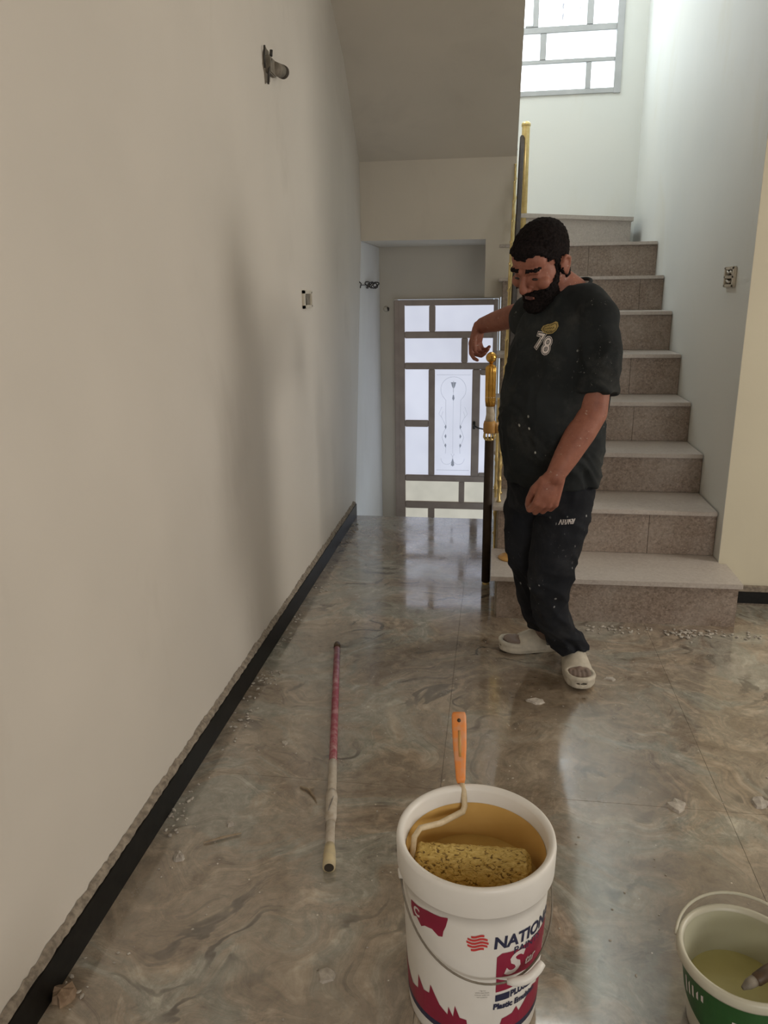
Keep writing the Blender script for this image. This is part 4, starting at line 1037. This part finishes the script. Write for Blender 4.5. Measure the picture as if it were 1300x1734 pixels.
# printed marks, cast onto the cloth
def cast(bm, me, P, R, U, D, off=.0016):
    bv = BVHTree.FromPolygons([x.co for x in me.vertices], [tuple(p.vertices) for p in me.polygons])
    for vt in bm.verts:
        o = P+R*vt.co.x+U*vt.co.y-D*.25; hit = bv.ray_cast(o, D)
        vt.co = (hit[0]-D*(off+vt.co.z)) if hit[0] else P
    return bm
Pc = Vector((.142, 2.56, 1.252)); D = Vector((.10, .99, .05)).normalized(); Rr = Vector((1, -.1, 0)).normalized(); Uu = Vector((.05, 0, 1)).normalized()
def rot2(bm, a, sx=1, sy=1, dx=0, dy=0):
    for vt in bm.verts:
        x, y = vt.co.x*sx, vt.co.y*sy; vt.co.x = x*math.cos(a)-y*math.sin(a)+dx; vt.co.y = x*math.sin(a)+y*math.cos(a)+dy
    return bm
for nm, bold, mt, o in (('number_outline', .0060, 'printwhite', .0014), ('number_gap', .0034, 'shirt', .0022), ('number', .0004, 'printwhite', .0030)):
    for ch, dx, dy in (('7', -.0165, .006), ('8', .0165, -.006)):
        bm = text_bm(ch, .070, 'CENTER', bold*.85, .12); rot2(bm, -.10, .74, 1.0, dx*.78, dy-.022)
        cast(bm, sh, Pc, Rr, Uu, D, o); obj(nm, bm, mt, man)
bm = B()
em = [(-.030, .0), (-.022, .012), (-.004, .018), (.012, .020), (.026, .026), (.034, .022), (.036, .008), (.028, -.006), (.014, -.016), (-.004, -.018), (-.020, -.012)]
bm.faces.new([bm.verts.new((x, y, 0)) for x, y in em]); bmesh.ops.triangulate(bm, faces=bm.faces[:]); bmesh.ops.subdivide_edges(bm, edges=bm.edges[:], cuts=3)
rot2(bm, .12, .88, .85, .018, .046); cast(bm, sh, Pc, Rr, Uu, D, .0024); 
M['emblem'] = simple('faded_gold_print', (.46, .34, .12), (.30, .22, .07), 60, .7)
obj('emblem', bm, 'emblem', man)
bm = B()
tube(bm, [(x*.80+.001, y*.72, 0) for x, y in em+em[:1]], .0011, 5)
tube(bm, [(-.018+.0035*k, .003*(-1)**k+.001+.0003*k, 0) for k in range(12)], .0011, 5)
tube(bm, [(-.012+.004*k, -.007+.0022*(-1)**k, 0) for k in range(7)], .0010, 5)
rot2(bm, .12, .88, .85, .018, .046); cast(bm, sh, Pc, Rr, Uu, D, .0030); obj('emblem_stroke', bm, 'shirt', man)
bm = B(); x = 0
for k, (a, b, c) in enumerate(((0, 0, 1), (.004, 0, -1), (.008, .002, 0), (.013, 0, 0), (.017, .001, 1), (.021, 0, 0), (.025, 0, -1), (.029, 0, 0), (.033, 0, 1))):
    tube(bm, [(a-.0015*c, -.009, 0), (a+.0022+.002*c, .009, 0)], .0011, 5)
for a in (.008, .018, .027): tube(bm, [(a, .008, 0), (a+.006, .008, 0), (a+.006, 0, 0), (a, 0, 0)], .0011, 5)
rot2(bm, .10, 1.45, 1.0, 0, 0); cast(bm, trs, Vector((.232, 2.6, .650)), Vector((1, 0, 0)), Z, Vector((0, 1, 0)), .0015); obj('pocket_logo', bm, 'printwhite', man)

# ---- slippers
def slipper(heel, toe, side):
    d = (toe-heel).normalized(); s = Vector((-d.y, d.x, 0))*side; Ln = (toe-heel).length
    P = lambda a, b, c: heel+d*a*Ln+s*b+Vector((0, 0, c))
    hw = [(-.045, .004), (-.04, .022), (.0, .036), (.12, .043), (.35, .043), (.55, .050), (.75, .056), (.90, .052), (1.0, .036), (1.035, .020), (1.045, .004)]
    def rise(a): return .010*smoothstep(.75, 1.05, a)
    def outline(q, z, extra=0):
        pts = [P(a, h*q, z(a)) for a, h in hw]+[P(a, -h*q*.96, z(a)) for a, h in reversed(hw)]
        return pts
    global v
    v = Vol(); bm = v.bm
    lay = [(.90, lambda a: rise(a)), (1.0, lambda a: .008+rise(a)), (1.04, lambda a: .020+rise(a)), (1.03, lambda a: .030+.5*rise(a)), (.98, lambda a: .036+rise(a)+.006*smoothstep(.6, 1, a)), (.88, lambda a: .035+rise(a)), (.80, lambda a: .026)]
    rs = [[bm.verts.new(p) for p in outline(q, z)] for q, z in lay]; n = len(rs[0])
    for p, q in zip(rs, rs[1:]):
        for k in range(n): bm.faces.new((p[k], p[(k+1) % n], q[(k+1) % n], q[k]))
    bm.faces.new(rs[0]); bm.faces.new(rs[-1])
    # raised toe rim
    rim = [P(a, h, .036+.008*smoothstep(.7, 1, a)) for a, h in ((.70, .050), (.85, .050), (.96, .038), (1.01, .018), (1.02, 0), (1.01, -.018), (.96, -.036), (.85, -.047), (.70, -.047))]
    v.chain(rim, [.010]*9)
    # broad band over the instep
    n2 = 18; secs = []
    for a, top, hwid in ((.30, .100, .048), (.40, .098, .050), (.50, .088, .053), (.60, .078, .056), (.68, .068, .058), (.73, .062, .058)):
        out = [P(a, hwid*math.cos(t), .018+(top-.018)*max(0, math.sin(t))**.75) for t in np.linspace(0, math.pi, n2)]
        inn = [P(a, (hwid-.008)*math.cos(t), .018+(top-.027)*max(0, math.sin(t))**.75) for t in np.linspace(0, math.pi, n2)]
        secs.append([bm.verts.new(p) for p in out+inn[::-1]])
    m = len(secs[0])
    for p, q in zip(secs, secs[1:]):
        for k in range(m): bm.faces.new((p[k], p[(k+1) % m], q[(k+1) % m], q[k]))
    bm.faces.new(secs[0]); bm.faces.new(secs[-1])
    me = v.remesh(.0038, 5)
    o = obj('slipper', me, 'slide', man, True)
    bm = B(); bm.faces.new([bm.verts.new(p) for p in outline(.80, lambda a: .0365)]); obj('footbed', bm, 'slide_bed', o)
slipper(FL[0], FL[1], 1); slipper(FR[0], FR[1], -1)
